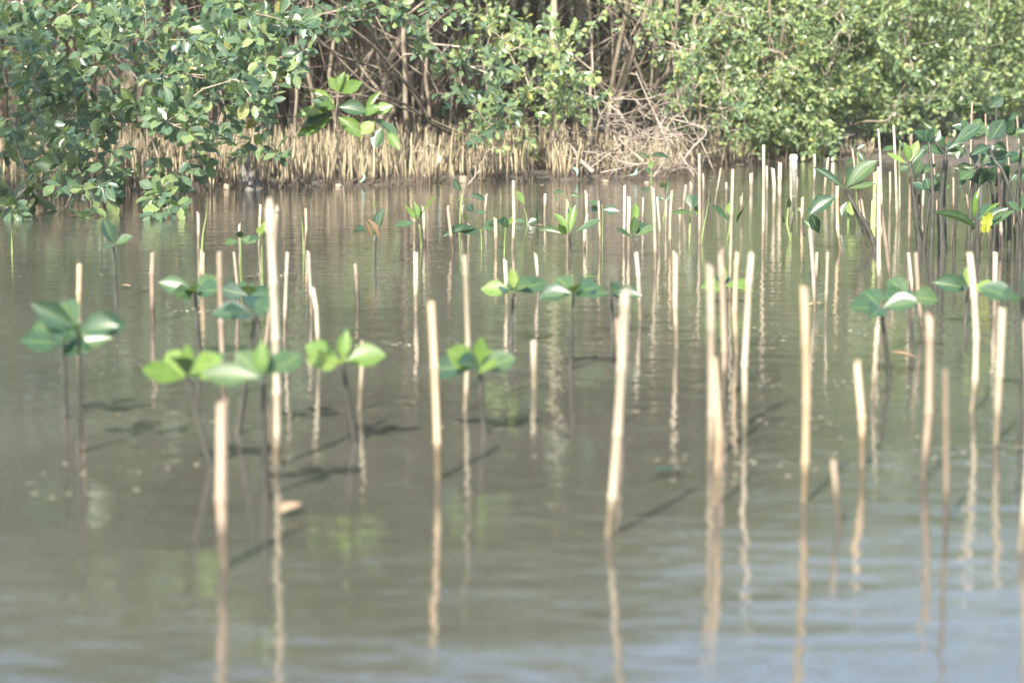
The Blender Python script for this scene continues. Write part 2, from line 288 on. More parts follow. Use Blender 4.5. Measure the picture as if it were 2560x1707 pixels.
def grow(nodes, targets, step=0.16, rmin=0.0016, rmax=0.02, sag=0.05):
    """joins every target to the nearest wood already there, so that shoots branch from shoots"""
    Pn = [np.asarray(p, float) for p in nodes]; par = [-1] * len(Pn); n0 = len(Pn)
    Pa = np.zeros((len(Pn) + 12 * len(targets) + 64, 3)); Pa[:n0] = Pn; m = n0; par = np.full(len(Pa), -1)
    order = np.argsort([np.min(np.linalg.norm(Pa[:n0] - t, axis=1)) for t in targets]); axis = np.zeros_like(targets)
    for ti in order:
        t = targets[ti]; dist = np.linalg.norm(Pa[:m] - t, axis=1) + 0.35 * np.maximum(0, Pa[:m, 1] * 0 + (t[1] - Pa[:m, 1]))
        j = int(np.argmin(dist)); a = Pa[j]; L = np.linalg.norm(t - a); k = max(1, min(10, int(L / step))); p = j
        off = rng.normal(0, 0.07 * L, 3); off[2] += sag * L
        for q in range(1, k + 1):
            f = q / k; pt = a + (t - a) * f + off * math.sin(math.pi * f)
            if m >= len(Pa): break
            Pa[m] = pt; par[m] = p; p = m; m += 1
        axis[ti] = Pa[p] - Pa[par[p]]
    cnt = np.ones(m)
    for q in range(m - 1, n0 - 1, -1): cnt[par[q]] += cnt[q]
    rad = np.clip(rmin * cnt ** 0.42, rmin, rmax)
    k = 5; ch = np.arange(n0, m); pa = par[ch]; a, b = Pa[pa], Pa[ch]; t = unit(b - a); u = unit(np.cross(t, np.array([0.37, 0.61, 0.7]))); v = np.cross(t, u)
    th = np.linspace(0, 2 * math.pi, k, endpoint=False); ring = np.cos(th)[None, :, None] * u[:, None, :] + np.sin(th)[None, :, None] * v[:, None, :]
    ra = np.where(pa < n0, rad[ch], np.minimum(rad[pa], rad[ch] * 1.6))
    V = np.concatenate([a[:, None] + ring * ra[:, None, None], b[:, None] + ring * rad[ch][:, None, None]], 1)
    jj = np.arange(k); q = np.stack([jj, (jj + 1) % k, (jj + 1) % k + k, jj + k], 1)
    Fc = q[None] + (np.arange(len(ch)) * 2 * k)[:, None, None]
    return mesh_np('twigs', V, Fc.ravel(), np.full(Fc.shape[0] * k, 4), smooth=True), axis
def blob_points(blobs, y0, y1):
    out = []
    for b in blobs:
        cx, cy, rx, ry, n = b[:5]; a0, a1 = b[5:7] if len(b) > 5 else (y0, y1)
        r = np.sqrt(rng.random(n)); th = rng.uniform(0, 2 * math.pi, n)
        nc = max(2, n // 6); yc = a0 + (a1 - a0) * rng.random(nc) ** 1.15
        for q in range(n):      # shoots gather in drooping sprays
            c = q % nc; f = 19.0 / yc[c]
            out.append(at(cx + rx * r[c] * math.cos(th[c]) + rng.normal(0, 17) * f, cy + ry * r[c] * math.sin(th[c]) + rng.normal(0, 20) * f, np.clip(yc[c] + rng.normal(0, 0.13), a0 - 0.1, a1)))
    P = np.array(out); P[:, 2] = np.maximum(P[:, 2], 0.03); return P
def crown_mesh(name, n, rx, ry, rz, leaf):
    """upper crown of a tree: clumps of leaves spread through its volume"""
    nc = 34; c = rng.normal(size=(nc, 3)); c = unit(c) * rng.uniform(0.35, 1, (nc, 1)); c *= np.array([rx, ry, rz])
    k = rng.integers(0, nc, n); pos = c[k] + rng.normal(0, 0.2, (n, 3)) * np.array([1.2, 1.2, 0.9])
    d = unit(rng.normal(size=(n, 3)) + np.array([0, 0, -0.2])); nr = unit(rng.normal(0, 0.6, (n, 3)) + np.array([0, 0, 0.8]))
    return leaf_cloud(name, pos, d, nr, leaf * rng.uniform(0.7, 1.2, n))
CROWNS = [crown_mesh('crown', 2600, 1.15, 1.15, 1.25, 0.1) for _ in range(3)]
for c in CROWNS: c.materials.append(M_leaf_s)
LOWCROWN = [crown_mesh('inner_crown', 2400, 0.6, 0.5, 0.6, 0.066) for _ in range(2)]
for c in LOWCROWN: c.materials.append(M_pale_s)

def tree(label, base_px, base_y, trunks, blobs, y0, y1, style='bush', leaf=0.075, n_obj=300, group=None, crowns=(), branches=(), bark_m=None, pairs=4, extra=()):
    """a mangrove: trunks and branches as pixel polylines with depths, shoots of leaves where the photograph shows them"""
    bx = at(base_px, 400, base_y)[0]; bz = float(mud_z(np.array([bx]), np.array([base_y]))[0])
    t = empty('mangrove_tree', (bx, base_y, bz), label, 'tree', group); off = np.array([bx, base_y, bz]); nodes = []
    for nm, lst in (('trunk', trunks), ('branch', branches)):
        for (pts, wpx, wtop) in lst:
            P = np.array([at(p[0], p[1], p[2]) for p in pts])
            if nm == 'trunk':
                foot = P[0].copy(); foot[2] = float(mud_z(foot[None, 0], foot[None, 1])[0]) - 0.06
                if P[0][2] - foot[2] > 0.02: P = np.vstack([foot, P])
            S = smooth_path(P, 6 + 5 * len(P)); s = F / P[:, 1].mean()
            rad = np.linspace(wpx / s / 2, wtop / s / 2, len(S)) * (1 + 0.06 * rng.normal(size=len(S)))
            add(nm, one_tube(nm, S - off, rad, 9 if wpx > 9 else 6, 0.06), bark_m or M_bark, t); nodes += list(S[2:])
    T = blob_points(blobs, y0, y1)
    if len(extra): T = np.vstack([T, np.array(extra)])
    tw, ax = grow(nodes, T - 0, rmax=0.011)
    tw.transform(Matrix.Translation(Vector(-off))); add('twigs', tw, M_twig, t, kind='stuff')
    pos, d, nr, sz = sprigs(T, unit(ax) + np.array([0, -0.35, -0.1]), leaf, pairs)
    px, py = to_px(pos); vis = (px > -20) & (px < 2580) & (py > -20) & (py < 620)
    score = np.where(vis, sz / pos[:, 1], 0) + rng.random(len(pos)) * 1e-4 - (pos[:, 1] - pos[:, 1].min()) * 4e-4 * vis
    score[~vis] = -9
    pick = np.argsort(-score)[:n_obj]; pick = pick[score[pick] > -5]; rest = np.ones(len(pos), bool); rest[pick] = False
    ml = BUSHM[style]
    for q in pick: leaf_object('leaf', ml[q % 3], t, pos[q], d[q], nr[q], sz[q])
    if rest.any(): add('foliage', leaf_cloud('foliage', pos[rest] - off, d[rest], nr[rest], sz[rest]), M_leaf_s if style == 'bush' else M_pale_s, t, kind='stuff')
    for (cx, cy, cz, s) in crowns:
        c = add('crown', CROWNS[int(rng.integers(3))], None, t, kind='stuff'); c.location = Vector((cx, cy, cz)) - Vector(off); c.rotation_euler = (0, 0, rng.uniform(0, 6)); c.scale = (s, s, s)
    return t

# --- the two shrubs that hang over the water
tree('dense dark green mangrove with leafy shoots hanging down into the water', 60, 17.6,
     [([(70, 470, 17.4), (60, 330, 17.2), (20, 150, 16.6), (-30, 0, 16.2), (-60, -200, 16.0)], 16, 9), ([(150, 470, 17.6), (165, 300, 17.2), (120, 120, 16.4), (60, -80, 15.8)], 11, 6)],
     [(90, 90, 170, 130, 62), (230, 200, 130, 110, 36), (70, 260, 130, 100, 40), (100, 360, 140, 70, 22, 13.4, 15.5), (65, 450, 90, 45, 13, 13.4, 14.4), (195, 440, 50, 50, 9, 13.2, 14), (190, 500, 55, 30, 8, 13.2, 13.6), (10, 520, 30, 35, 4, 13.3, 13.7), (245, 320, 50, 50, 7, 14, 15.5)],
     13.4, 16.6, leaf=0.12, crowns=[(-4.6, 17.2, 3.2, 1.0), (-3.2, 18.6, 3.4, 0.9)],
     branches=[([(20, 150, 16.6), (110, 230, 14.8), (165, 300, 14.2), (190, 420, 13.7), (205, 500, 13.4)], 5, 2), ([(165, 300, 17.2), (240, 250, 15.2), (290, 300, 14.2), (270, 285, 13.8)], 5, 2), ([(60, 200, 16.9), (30, 300, 14.6), (50, 400, 13.8), (65, 470, 13.5)], 5, 2)])
tree('mangrove with grey green leaves spreading over breathing roots beside a muddy stump', 480, 18.2,
     [([(500, 440, 18.0), (470, 320, 17.8), (430, 160, 17.2), (400, 0, 16.8), (380, -200, 16.6)], 15, 9), ([(560, 430, 18.4), (590, 270, 18.1), (640, 120, 17.6), (660, -60, 17.2)], 10, 6)],
     [(380, 70, 150, 90, 42), (560, 70, 170, 90, 46), (400, 200, 130, 90, 32), (600, 190, 120, 90, 34), (510, 260, 120, 55, 17), (625, 265, 70, 45, 12), (400, 320, 80, 40, 9, 13.8, 15), (395, 420, 30, 60, 8, 13.4, 14), (385, 500, 35, 30, 6, 13.3, 13.6), (500, 395, 45, 22, 5, 13.8, 14.4), (645, 375, 35, 35, 5, 14.6, 15.4), (600, 310, 70, 30, 6, 14.4, 16), (700, 30, 60, 40, 10), (690, 130, 50, 30, 5)],
     13.6, 17.2, leaf=0.115, crowns=[(-2.0, 18.2, 3.3, 1.0), (-0.9, 18.4, 3.6, 0.8)],
     branches=[([(430, 160, 17.2), (400, 260, 15.2), (395, 360, 14.2), (400, 470, 13.6)], 5, 2), ([(590, 270, 18.1), (560, 320, 16), (500, 370, 14.6), (480, 395, 14.2)], 5, 2), ([(640, 120, 17.6), (690, 180, 16.2), (690, 260, 15.6), (660, 370, 15)], 5, 2)])
# --- leaning tree with the long diagonal stems
tree('slanting mangrove with long bare diagonal stems above breathing roots', 1210, 19.4,
     [([(1215, 340, 19.3), (1195, 285, 19.1), (1100, 140, 18.6), (1000, 35, 18.2), (930, -60, 17.9), (840, -220, 17.6)], 21, 13)],
     [(780, 40, 60, 35, 7), (830, 60, 30, 25, 4), (930, 20, 60, 25, 8), (1000, 30, 55, 40, 9), (1035, 85, 45, 30, 5), (1065, 115, 35, 22, 4), (1150, 115, 60, 30, 6), (740, 60, 50, 40, 6), (1190, 190, 60, 60, 12), (1230, 270, 50, 50, 9), (1130, 210, 40, 40, 4), (720, 130, 45, 18, 5), (1100, 30, 50, 40, 4)],
     16.4, 17.8, leaf=0.092, n_obj=260, crowns=[(-1.1, 18.9, 3.2, 0.9), (0.2, 20.2, 3.4, 0.9)], pairs=4,
     branches=[([(1150, 345, 19.3), (1065, 300, 18.6), (1050, 245, 18.4), (985, 188, 18.1), (905, 158, 18.0), (850, 140, 17.9), (800, 108, 17.8), (700, 62, 17.6), (640, 40, 17.5)], 9, 5),
               ([(1075, 300, 18.8), (1005, 195, 18.5), (980, 170, 18.4), (935, 118, 18.2), (865, 62, 18.0), (790, 10, 17.8), (740, -30, 17.7)], 9, 6),
               ([(1060, 292, 18.7), (1000, 255, 18.5), (930, 225, 18.4), (880, 180, 18.3), (830, 130, 18.2), (765, 70, 18.0), (700, 10, 17.8)], 7, 5),
               ([(1180, 345, 19.2), (1075, 300, 18.9), (1000, 268, 18.7), (935, 245, 18.5), (840, 232, 18.3), (775, 222, 18.2), (715, 205, 18.1)], 8, 3),
               ([(985, 240, 18.5), (955, 200, 18.4), (900, 165, 18.3)], 6, 3),
               ([(990, 290, 19.4), (980, 190, 19.1), (950, 120, 18.8), (915, 60, 18.6), (905, -20, 18.5)], 9, 6)])
# --- leafy tree in the middle and the twin stems beside it
tree('light leaved mangrove with one pale straight trunk beside heaped dead brushwood', 1385, 18.9,
     [([(1385, 400, 18.9), (1384, 300, 18.9), (1382, 160, 18.7), (1386, 0, 18.6), (1395, -220, 18.5)], 21, 14)],
     [(1270, 50, 90, 70, 24), (1350, 60, 80, 70, 18), (1290, 170, 90, 70, 26), (1380, 180, 80, 70, 24), (1300, 270, 100, 60, 26), (1400, 270, 80, 55, 22), (1460, 225, 45, 35, 8), (1450, 150, 40, 40, 5), (1250, 330, 60, 25, 7), (1350, 330, 80, 25, 6)],
     17.3, 19.0, style='pale', leaf=0.078, n_obj=300, crowns=[(0.3, 19.8, 3.3, 0.8)], bark_m=M_bark_l, pairs=4,
     branches=[([(1384, 260, 18.9), (1330, 200, 18.4), (1270, 150, 18.0)], 7, 3), ([(1384, 200, 18.8), (1430, 160, 18.4), (1480, 130, 18.0)], 6, 2), ([(1300, 410, 18.6), (1295, 350, 18.6), (1310, 310, 18.4), (1340, 290, 18.2)], 9, 4)])
tree('mangrove with two leaning brown trunks rising from the dead brushwood', 1530, 19.8,
     [([(1515, 400, 19.8), (1525, 253, 19.7), (1545, 130, 19.5), (1565, 35, 19.4), (1580, -100, 19.2)], 14, 10), ([(1530, 400, 19.9), (1541, 272, 19.8), (1570, 160, 19.7), (1609, 68, 19.6), (1640, -60, 19.5)], 23, 17)],
     [(1620, 50, 70, 60, 20), (1690, 60, 70, 70, 24), (1660, 140, 60, 50, 14), (1720, 160, 60, 60, 16), (1480, 20, 50, 20, 4)],
     18.4, 20.0, style='pale', leaf=0.074, n_obj=250, crowns=[(1.3, 20.9, 3.3, 0.8)],
     branches=[([(1609, 68, 19.6), (1560, 30, 19.2), (1535, -10, 19.0)], 11, 8), ([(1609, 68, 19.6), (1640, 100, 19.3), (1655, 125, 19.1)], 7, 3)])
tree('mangrove with dark forked trunk and low elbow limb behind dead brushwood', 1642, 20.3,
     [([(1642, 400, 20.3), (1641, 300, 20.2), (1640, 200, 20.1), (1642, 110, 20.0), (1660, -60, 19.9)], 18, 13), ([(1570, 400, 20.2), (1593, 272, 20.1), (1640, 215, 20.0), (1672, 174, 19.9), (1690, 60, 19.8), (1695, -80, 19.7)], 16, 11)],
     [(1780, 60, 80, 70, 30), (1790, 180, 80, 70, 30), (1760, 270, 70, 60, 24), (1830, 290, 70, 50, 20), (1690, 240, 40, 40, 8)],
     19.2, 21.0, style='pale', leaf=0.07, n_obj=280, crowns=[(1.8, 21.9, 3.4, 0.7)])
# --- the sunlit bank opposite
right = [('sunlit mangrove with thin grey trunks next to the brushwood', 1870, 21.8, [(1870, 60, 100, 80, 60), (1880, 190, 90, 80, 60), (1870, 300, 90, 50, 36), (1920, 340, 70, 22, 14)], 20.8, 22.2, (1.9, 22.0)),
         ('bushy sunlit mangrove whose lowest shoots touch the water beside a foam block', 2010, 22.2, [(2020, 60, 110, 80, 70), (2010, 190, 110, 80, 75), (2010, 300, 100, 60, 60), (2020, 360, 70, 18, 16)], 21.0, 22.6, (2.6, 22.6)),
         ('sunlit mangrove with low bare branches over a dark hollow', 2190, 23.4, [(2170, 50, 110, 70, 66), (2190, 150, 110, 70, 66), (2160, 240, 90, 50, 38), (2260, 260, 80, 40, 30)], 21.8, 23.8, (3.4, 23.6)),
         ('pale sunlit mangrove set back behind the mud flat', 2360, 25.4, [(2330, 50, 120, 70, 80), (2360, 150, 120, 70, 84), (2370, 240, 110, 50, 60), (2340, 300, 90, 25, 20)], 23.8, 25.8, (4.3, 25.6)),
         ('hazy bright mangrove farthest along the mud flat', 2520, 27.6, [(2500, 50, 110, 80, 90), (2530, 150, 110, 80, 95), (2520, 230, 110, 50, 60)], 25.6, 28, (5.4, 27.8))]
for k, (lab, bpx, by, bl, y0, y1, cp) in enumerate(right):
    tr = [([(bpx - 40 + 45 * q + rng.uniform(-8, 8), 385 - 8 * k, by + 0.1 * q), (bpx - 30 + 50 * q, 230, by), (bpx - 25 + 60 * q + rng.uniform(-20, 20), 80, by - 0.2), (bpx - 30 + 75 * q, -120, by - 0.4)], 10 - k * 0.5, 6) for q in range(3)]
    br = [([(bpx - 20, 200, by), (bpx - 70 + rng.uniform(-20, 20), 130, by - 0.7), (bpx - 130, 95 + rng.uniform(-30, 30), by - 1.2)], 6, 2), ([(bpx + 20, 160, by), (bpx + 80, 120 + rng.uniform(-30, 30), by - 0.8), (bpx + 150, 105, by - 1.2)], 6, 2)]
    if k == 2: br.append(([(2080, 335, 22.6), (2160, 305, 21.9), (2220, 300, 21.8), (2250, 240, 22.2)], 7, 4))
    bl = [(a, b, c, d, int(n_ * 2.0)) for (a, b, c, d, n_) in bl]
    t_ = tree(lab, bpx, by, tr, bl, y0, y1, style='pale', leaf=0.064 + 0.003 * k, n_obj=300, crowns=[(cp[0] + 0.3, cp[1] + 1.7, 3.1, 0.9)], branches=br, pairs=5)

    for (dx, dy, dz) in [(-0.35, 0.9, 0.75), (0.35, 1.0, 0.8), (0.0, 1.2, 1.6), (0.5, 0.9, 1.7), (-0.45, 1.1, 1.8)]:
        c = add('inner_crown', LOWCROWN[int(rng.integers(2))], None, t_, kind='stuff'); c.location = (dx, dy - 0.3, dz); c.rotation_euler = (0, 0, rng.uniform(0, 6))

# ------------------------------------------------------------------ slender stems of the thicket
def slender(pts, wpx, label, group, crown=None):
    P = np.array([at(*p) for p in pts]); foot = P[0].copy(); foot[2] = float(mud_z(foot[None, 0], foot[None, 1])[0]) - 0.04
    if foot[2] < P[0][2] - 0.02: P = np.vstack([foot, P])
    if label is None:
        k_ = (P[-1][0] - P[0][0]) / (P[-1][2] - P[0][2]); wm = wpx * P[0][1] / F
        label = ('stout' if wm > 0.034 else 'thin' if wm < 0.022 else 'slender') + ' brown mangrove stem ' + ('slanting' if abs(k_) > 0.16 else 'leaning slightly' if abs(k_) > 0.06 else 'standing straight') + ' in the shaded thicket'
    e = empty('slender_tree', foot, label, 'tree', group); s = F / P[0][1]
    S = smooth_path(P, 14) - foot; S[1:-1, :2] += rng.normal(0, 0.008, (len(S) - 2, 2))
    add('trunk', one_tube('trunk', S, np.linspace(wpx / s / 2, wpx / s / 2 * 0.65, len(S)), 6, 0.05), M_bark, e)
    for q in range(int(rng.integers(2, 5))):
        a = S[int(rng.integers(3, 11))]; d = unit(np.array([rng.uniform(-1.3, 1.3), rng.uniform(-0.5, 0.5), rng.uniform(0.1, 1.1)])); L = rng.uniform(0.4, 1.0)
        add('branch', one_tube('branch', smooth_path([a, a + d * L * 0.5 + rng.normal(0, 0.04, 3), a + d * L + np.array([0, 0, 0.1])], 6), np.linspace(wpx / s * 0.26, wpx / s * 0.1, 6), 5), M_bark, e)
    c = add('crown', CROWNS[int(rng.integers(3))], None, e, kind='stuff'); cs = rng.uniform(0.55, 0.85)
    c.location = Vector(S[-1]) + Vector((0, 0, 0.75 * cs)); c.scale = (cs, cs, cs); c.rotation_euler = (0, 0, rng.uniform(0, 6))
GS = 'slender stems of the shaded thicket'
hand = [([(1078, 345, 19.0), (1066, 150, 18.9), (1072, 0, 18.8), (1080, -330, 18.7)], 11), ([(1020, 340, 18.9), (1012, 190, 18.8), (1008, 90, 18.8), (1020, -320, 18.6)], 15),
        ([(945, 330, 19.8), (975, 150, 19.8), (1005, 70, 19.8), (1040, -330, 19.8)], 20), ([(840, 330, 20.2), (825, 200, 20.2), (840, 60, 20.2), (850, -320, 20.2)], 12),
        ([(785, 330, 20), (778, 180, 20), (770, 60, 20), (760, -320, 20)], 13), ([(1120, 340, 20.2), (1140, 180, 20.2), (1150, 40, 20.2), (1165, -330, 20.2)], 9),
        ([(735, 340, 19.6), (742, 170, 19.6), (735, 20, 19.6), (720, -330, 19.6)], 9), ([(1235, 340, 19.7), (1215, 210, 19.7), (1200, 120, 19.7), (1180, -330, 19.7)], 9),
        ([(1475, 340, 20.4), (1480, 120, 20.4), (1475, 20, 20.4), (1450, -330, 20.4)], 10), ([(1720, 360, 20.9), (1730, 200, 20.9), (1735, 60, 20.9), (1750, -330, 20.9)], 13)]
for pts, wp in hand: slender(pts, wp, 'slender brown mangrove stem rising bare out of the breathing roots in the shaded thicket', GS)
for q in range(64):
    x = rng.uniform(300, 1760) if q > 14 else rng.uniform(680, 1250); y = rng.uniform(20.0, 25.5); dx = rng.normal(0, 30) if q % 3 else rng.normal(0, 110); top = -300
    slender([(x, 335, y), (x + dx * 0.5 + rng.normal(0, 10), 180, y), (x + dx + rng.normal(0, 10), 40, y), (x + dx * 2, top, y)], rng.uniform(5, 13) * 20 / y, None, GS)
# the wood behind reads as one mass
tb = Tubes()
for q in range(1500):
    y = rng.uniform(23, 40); x = rng.uniform(-0.24, 0.24) * y * 1.25; r = rng.uniform(0.006, 0.026); h = rng.uniform(1.8, 3.2)
    if y < 31 and x / y > 0.065: continue
    l = rng.normal(0, 0.16, 2); b = np.array([x, y, 0.05])
    tb.tube([b, b + [l[0] * 0.4 + rng.normal(0, 0.04), l[1] * 0.4, h * 0.45], b + [l[0] * h * 0.6, l[1] * h * 0.6, h]], [r, r * 0.85, r * 0.6], 4, False)
for q in range(2800):
    y = rng.uniform(19.3, 34); x = rng.uniform(-0.22, 0.066) * y; z = rng.uniform(0.25, 2.2); d = rng.normal(0, 0.4, 3); d[2] = abs(d[2]) * 1.2
    a = np.array([x, y, z]); tb.tube([a, a + d * 0.5 + rng.normal(0, 0.04, 3), a + d], [0.006, 0.005, 0.003], 3, False)
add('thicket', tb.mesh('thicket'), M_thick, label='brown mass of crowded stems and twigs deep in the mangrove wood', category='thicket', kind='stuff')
n = 60000; y = rng.uniform(30, 46, n); x = rng.uniform(-0.3, 0.3, n) * y; z = rng.uniform(0.1, 7.0, n)
add('far_wood', leaf_cloud('far_wood', np.stack([x, y, z], 1), unit(rng.normal(size=(n, 3))), unit(rng.normal(size=(n, 3)) + [0, -0.3, 0.6]), rng.uniform(0.12, 0.24, n)), M_leaf_s, label='far foliage closing off the mangrove wood', category='foliage', kind='stuff')
# taller trees on both sides of the frame and behind, whose crowns shade the thicket and show in the water; the first pair, unseen on the left, is added to shade the shrubs
for (x, y, h) in [(-4.7, 11.4, 4.7), (-6.6, 13.2, 5.2), (-6.6, 15.5, 5.2), (-7.5, 18.5, 5.6), (-5.4, 20.5, 5.4), (-3.4, 21.5, 5.6), (-1.4, 22.0, 5.4), (0.6, 22.5, 5.6), (2.6, 25.5, 5.2), (4.4, 28, 5.0), (6.4, 29.5, 5.2), (-2.4, 25, 6), (0.0, 26, 6), (3.2, 28, 5.6), (8.8, 27, 5.0)]:
    bz = float(mud_z(np.array([x]), np.array([y]))[0]); e = empty('tall_tree', (x, y, bz), 'taller mangrove mostly out of view with its crown shading the smaller mangroves around it', 'tree', 'tall trees over the thicket')
    add('trunk', one_tube('trunk', smooth_path([(0, 0, -0.05), (rng.normal(0, .1), 0.05, h * 0.4), (rng.normal(0, .2), 0.1, h * 0.85)], 12), np.linspace(0.06, 0.025, 12), 8, 0.06), M_bark, e)
    for (dx, dy, dz, s) in [(0, 0, h - 1.3, 1.15), (0.9, 0.2, h - 2.0, 0.85), (-0.9, -0.1, h - 1.9, 0.85)]:
        c = add('crown', CROWNS[int(rng.integers(3))], None, e, kind='stuff'); c.location = (dx, dy, dz); c.scale = (s, s, s); c.rotation_euler = (0, 0, rng.uniform(0, 6))

# ------------------------------------------------------------------ breathing roots
def root_path(h, r, dx, dy):
    k = np.linspace(0, 1, 5); P = np.stack([dx * k ** 1.5 * h + 0.008 * np.sin(k * 5 + dx * 40), dy * k * h, -0.04 + k * (h + 0.04)], 1)
    return P, r * np.array([1.05, 1.0, 0.92, 0.8, 0.35])
PM = []
for q in range(14):
    P, r = root_path(rng.uniform(0.17, 0.29), rng.uniform(0.0055, 0.0085), rng.normal(0, 0.09), rng.normal(0, 0.06)); PM.append(one_tube('breathing_root', P, r, 6)); PM[-1].materials.append(M_pneu)
spots = []
while len(spots) < 300:
    px = rng.uniform(0, 1420); x = at(px, 465, 16.3)[0]; d = rng.random() ** 1.3 * 1.05 - 0.12; y = float(edge_y(x)) + d; x = at(px, 465, y)[0]
    if lump(x, y, 4.3, 1.7) < -0.35 and rng.random() < 0.8: continue
    spots.append((x, y))
for q, (x, y) in enumerate(spots):
    z = float(mud_z(np.array([x]), np.array([y]))[0])
    o = add('breathing_root', PM[q % 14], None, None, label='slender tan breathing root standing at the front along the muddy water edge', category='root', group='breathing roots along the water edge')
    o.location = (x, y, min(z, 0.04)); o.rotation_euler = (0, 0, rng.uniform(0, 6)); s = float(np.clip(rng.normal(0.92, 0.24) + 0.14 * lump(x, y, 3.1, 0.3), 0.35, 1.4)); o.scale = (1, 1, s)
tb = Tubes()
def root_mass(n, p0, p1, d0, d1, hs=1.0):
    for q in range(n):
        px = rng.uniform(p0, p1); x = at(px, 460, 17)[0]; y = float(edge_y(x)) + rng.uniform(d0, d1); x = at(px, 460, y)[0]; z = float(mud_z(np.array([x]), np.array([y]))[0])
        P, r = root_path(float(np.clip(rng.normal(0.22, 0.06) + 0.04 * lump(x, y, 3.1, 0.3), 0.07, 0.36)) * hs, rng.uniform(0.0045, 0.0085), rng.normal(0, 0.1), rng.normal(0, 0.07)); tb.tube(P + [x, y, z], r, 5, False)
root_mass(1500, -20, 1420, 0.7, 3.0); root_mass(900, -20, 1420, 2.6, 5.5); root_mass(600, 1400, 1900, 0.05, 2.5, 0.85); root_mass(260, 1880, 2180, 0.25, 1.6, 0.6)
add('breathing_root_bed', tb.mesh('breathing_root_bed'), M_pneu_s, label='dense bed of breathing roots covering the mud behind the front row', category='roots', kind='stuff')

# ------------------------------------------------------------------ dead brushwood
def brush(label, pts, wpx, ntw, spread):
    P = np.array([at(*p) for p in pts]); foot = P[0].copy(); z0 = float(mud_z(foot[None, 0], foot[None, 1])[0]); P[:, 2] = np.maximum(P[:, 2], max(z0, 0) + 0.01)
    e = empty('dead_branch', P[0], label, 'dead branch', 'fallen branches of the brushwood heap'); s = F / P[0][1]; S = smooth_path(P, 14)
    add('stem', one_tube('stem', S - P[0], np.linspace(wpx / s / 2, wpx / s / 4, 14), 6, 0.05), M_dry, e)
    t = Tubes()
    for q in range(ntw):
        a = S[int(rng.integers(2, 14))]; d = rng.normal(0, 1, 3) * np.array([1.0, 0.6, 0.55]); d[2] += 0.1; d = unit(d); L = spread * rng.uniform(0.2, 1.0) ** 1.3
        m1 = a + d * L * 0.5 + rng.normal(0, 0.16, 3) * L; tip = a + d * L + np.array([0, 0, -0.12 * L])
        for v in (m1, tip): v[2] = max(v[2], 0.02)
        C = smooth_path([a, m1, tip], 6); t.tube(C - P[0], np.linspace(1, 0.4, 6) * rng.uniform(0.002, 0.0065), 4, False)
        for _ in range(int(rng.integers(1, 4))):
            b = C[int(rng.integers(2, 5))]; dd = unit(d + rng.normal(0, 0.6, 3)); tt = b + dd * L * 0.4; tt[2] = max(tt[2], 0.02); t.tube(smooth_path([b, b + dd * L * 0.2 + rng.normal(0, 0.015, 3), tt], 4) - P[0], np.linspace(0.0018, 0.001, 4), 3, False)
    add('twigs', t.mesh('twigs'), M_dry, e, kind='stuff')
    return e
brush('long dry branch slanting up out of the water at the brushwood heap', [(1735, 438, 18.0), (1690, 370, 18.2), (1650, 310, 18.4), (1620, 250, 18.5), (1590, 180, 18.6)], 5, 14, 0.35)
brush('thin grey dead branch with hanging threads beside the heap', [(1785, 430, 18.9), (1750, 350, 19), (1710, 290, 19), (1690, 220, 19.1), (1680, 120, 19.2)], 4, 12, 0.4)
brush('bent dead branch forking above the heaped twigs', [(1634, 442, 17.7), (1662, 395, 17.9), (1675, 344, 18.0), (1720, 335, 18.1)], 5, 12, 0.35)
brush('thick dark dead root lying down the mud to the water', [(1483, 430, 17.6), (1450, 400, 17.8), (1427, 366, 18), (1395, 320, 18.3)], 12, 10, 0.3)
brush('dead branch buried in the middle of the twig heap', [(1610, 405, 18.0), (1570, 370, 18.1), (1541, 339, 18.2), (1500, 290, 18.3)], 6, 22, 0.45)
brush('dry branch lying across the twig heap', [(1480, 418, 17.9), (1530, 380, 18), (1574, 350, 18.1), (1640, 335, 18.2)], 5, 22, 0.45)
brush('low dead branch spreading twigs along the waterline', [(1500, 432, 17.7), (1560, 420, 17.7), (1620, 410, 17.8), (1690, 425, 17.8)], 4, 18, 0.35)
brush('dead branch propped against the two leaning trunks', [(1440, 425, 18.2), (1480, 350, 18.4), (1525, 255, 18.8), (1590, 250, 18.8), (1640, 245, 18.9)], 5, 20, 0.45)
for q_ in range(5):
    x0 = rng.uniform(1400, 1760); x1 = x0 + rng.normal(0, 110); yb = rng.uniform(17.9, 19.2); tp = rng.uniform(220, 370)
    brush('dead branch tangled in the brushwood heap', [(x0, 415, yb), ((x0 + x1) / 2 + rng.normal(0, 25), (415 + tp) / 2 + rng.normal(0, 20), yb), (x1, tp, yb + 0.2), (x1 + rng.normal(0, 60), tp - rng.uniform(0, 70), yb + 0.2)], rng.uniform(3, 9), 9, 0.4)
brush('thin dead branch arching low under the sunlit bank', [(2020, 398, 21.2), (2050, 375, 21.2), (2090, 350, 21.3), (2140, 335, 21.5)], 3, 4, 0.2)
brush('short dead branch poking out of the breathing roots', [(1065, 445, 17.0), (1052, 425, 17.0), (1055, 390, 17.0), (1072, 352, 17.0)], 5, 3, 0.15)
brush('thin pale stick leaning over the water edge', [(1170, 462, 16.6), (1195, 430, 16.7), (1218, 375, 16.8)], 4, 2, 0.12)
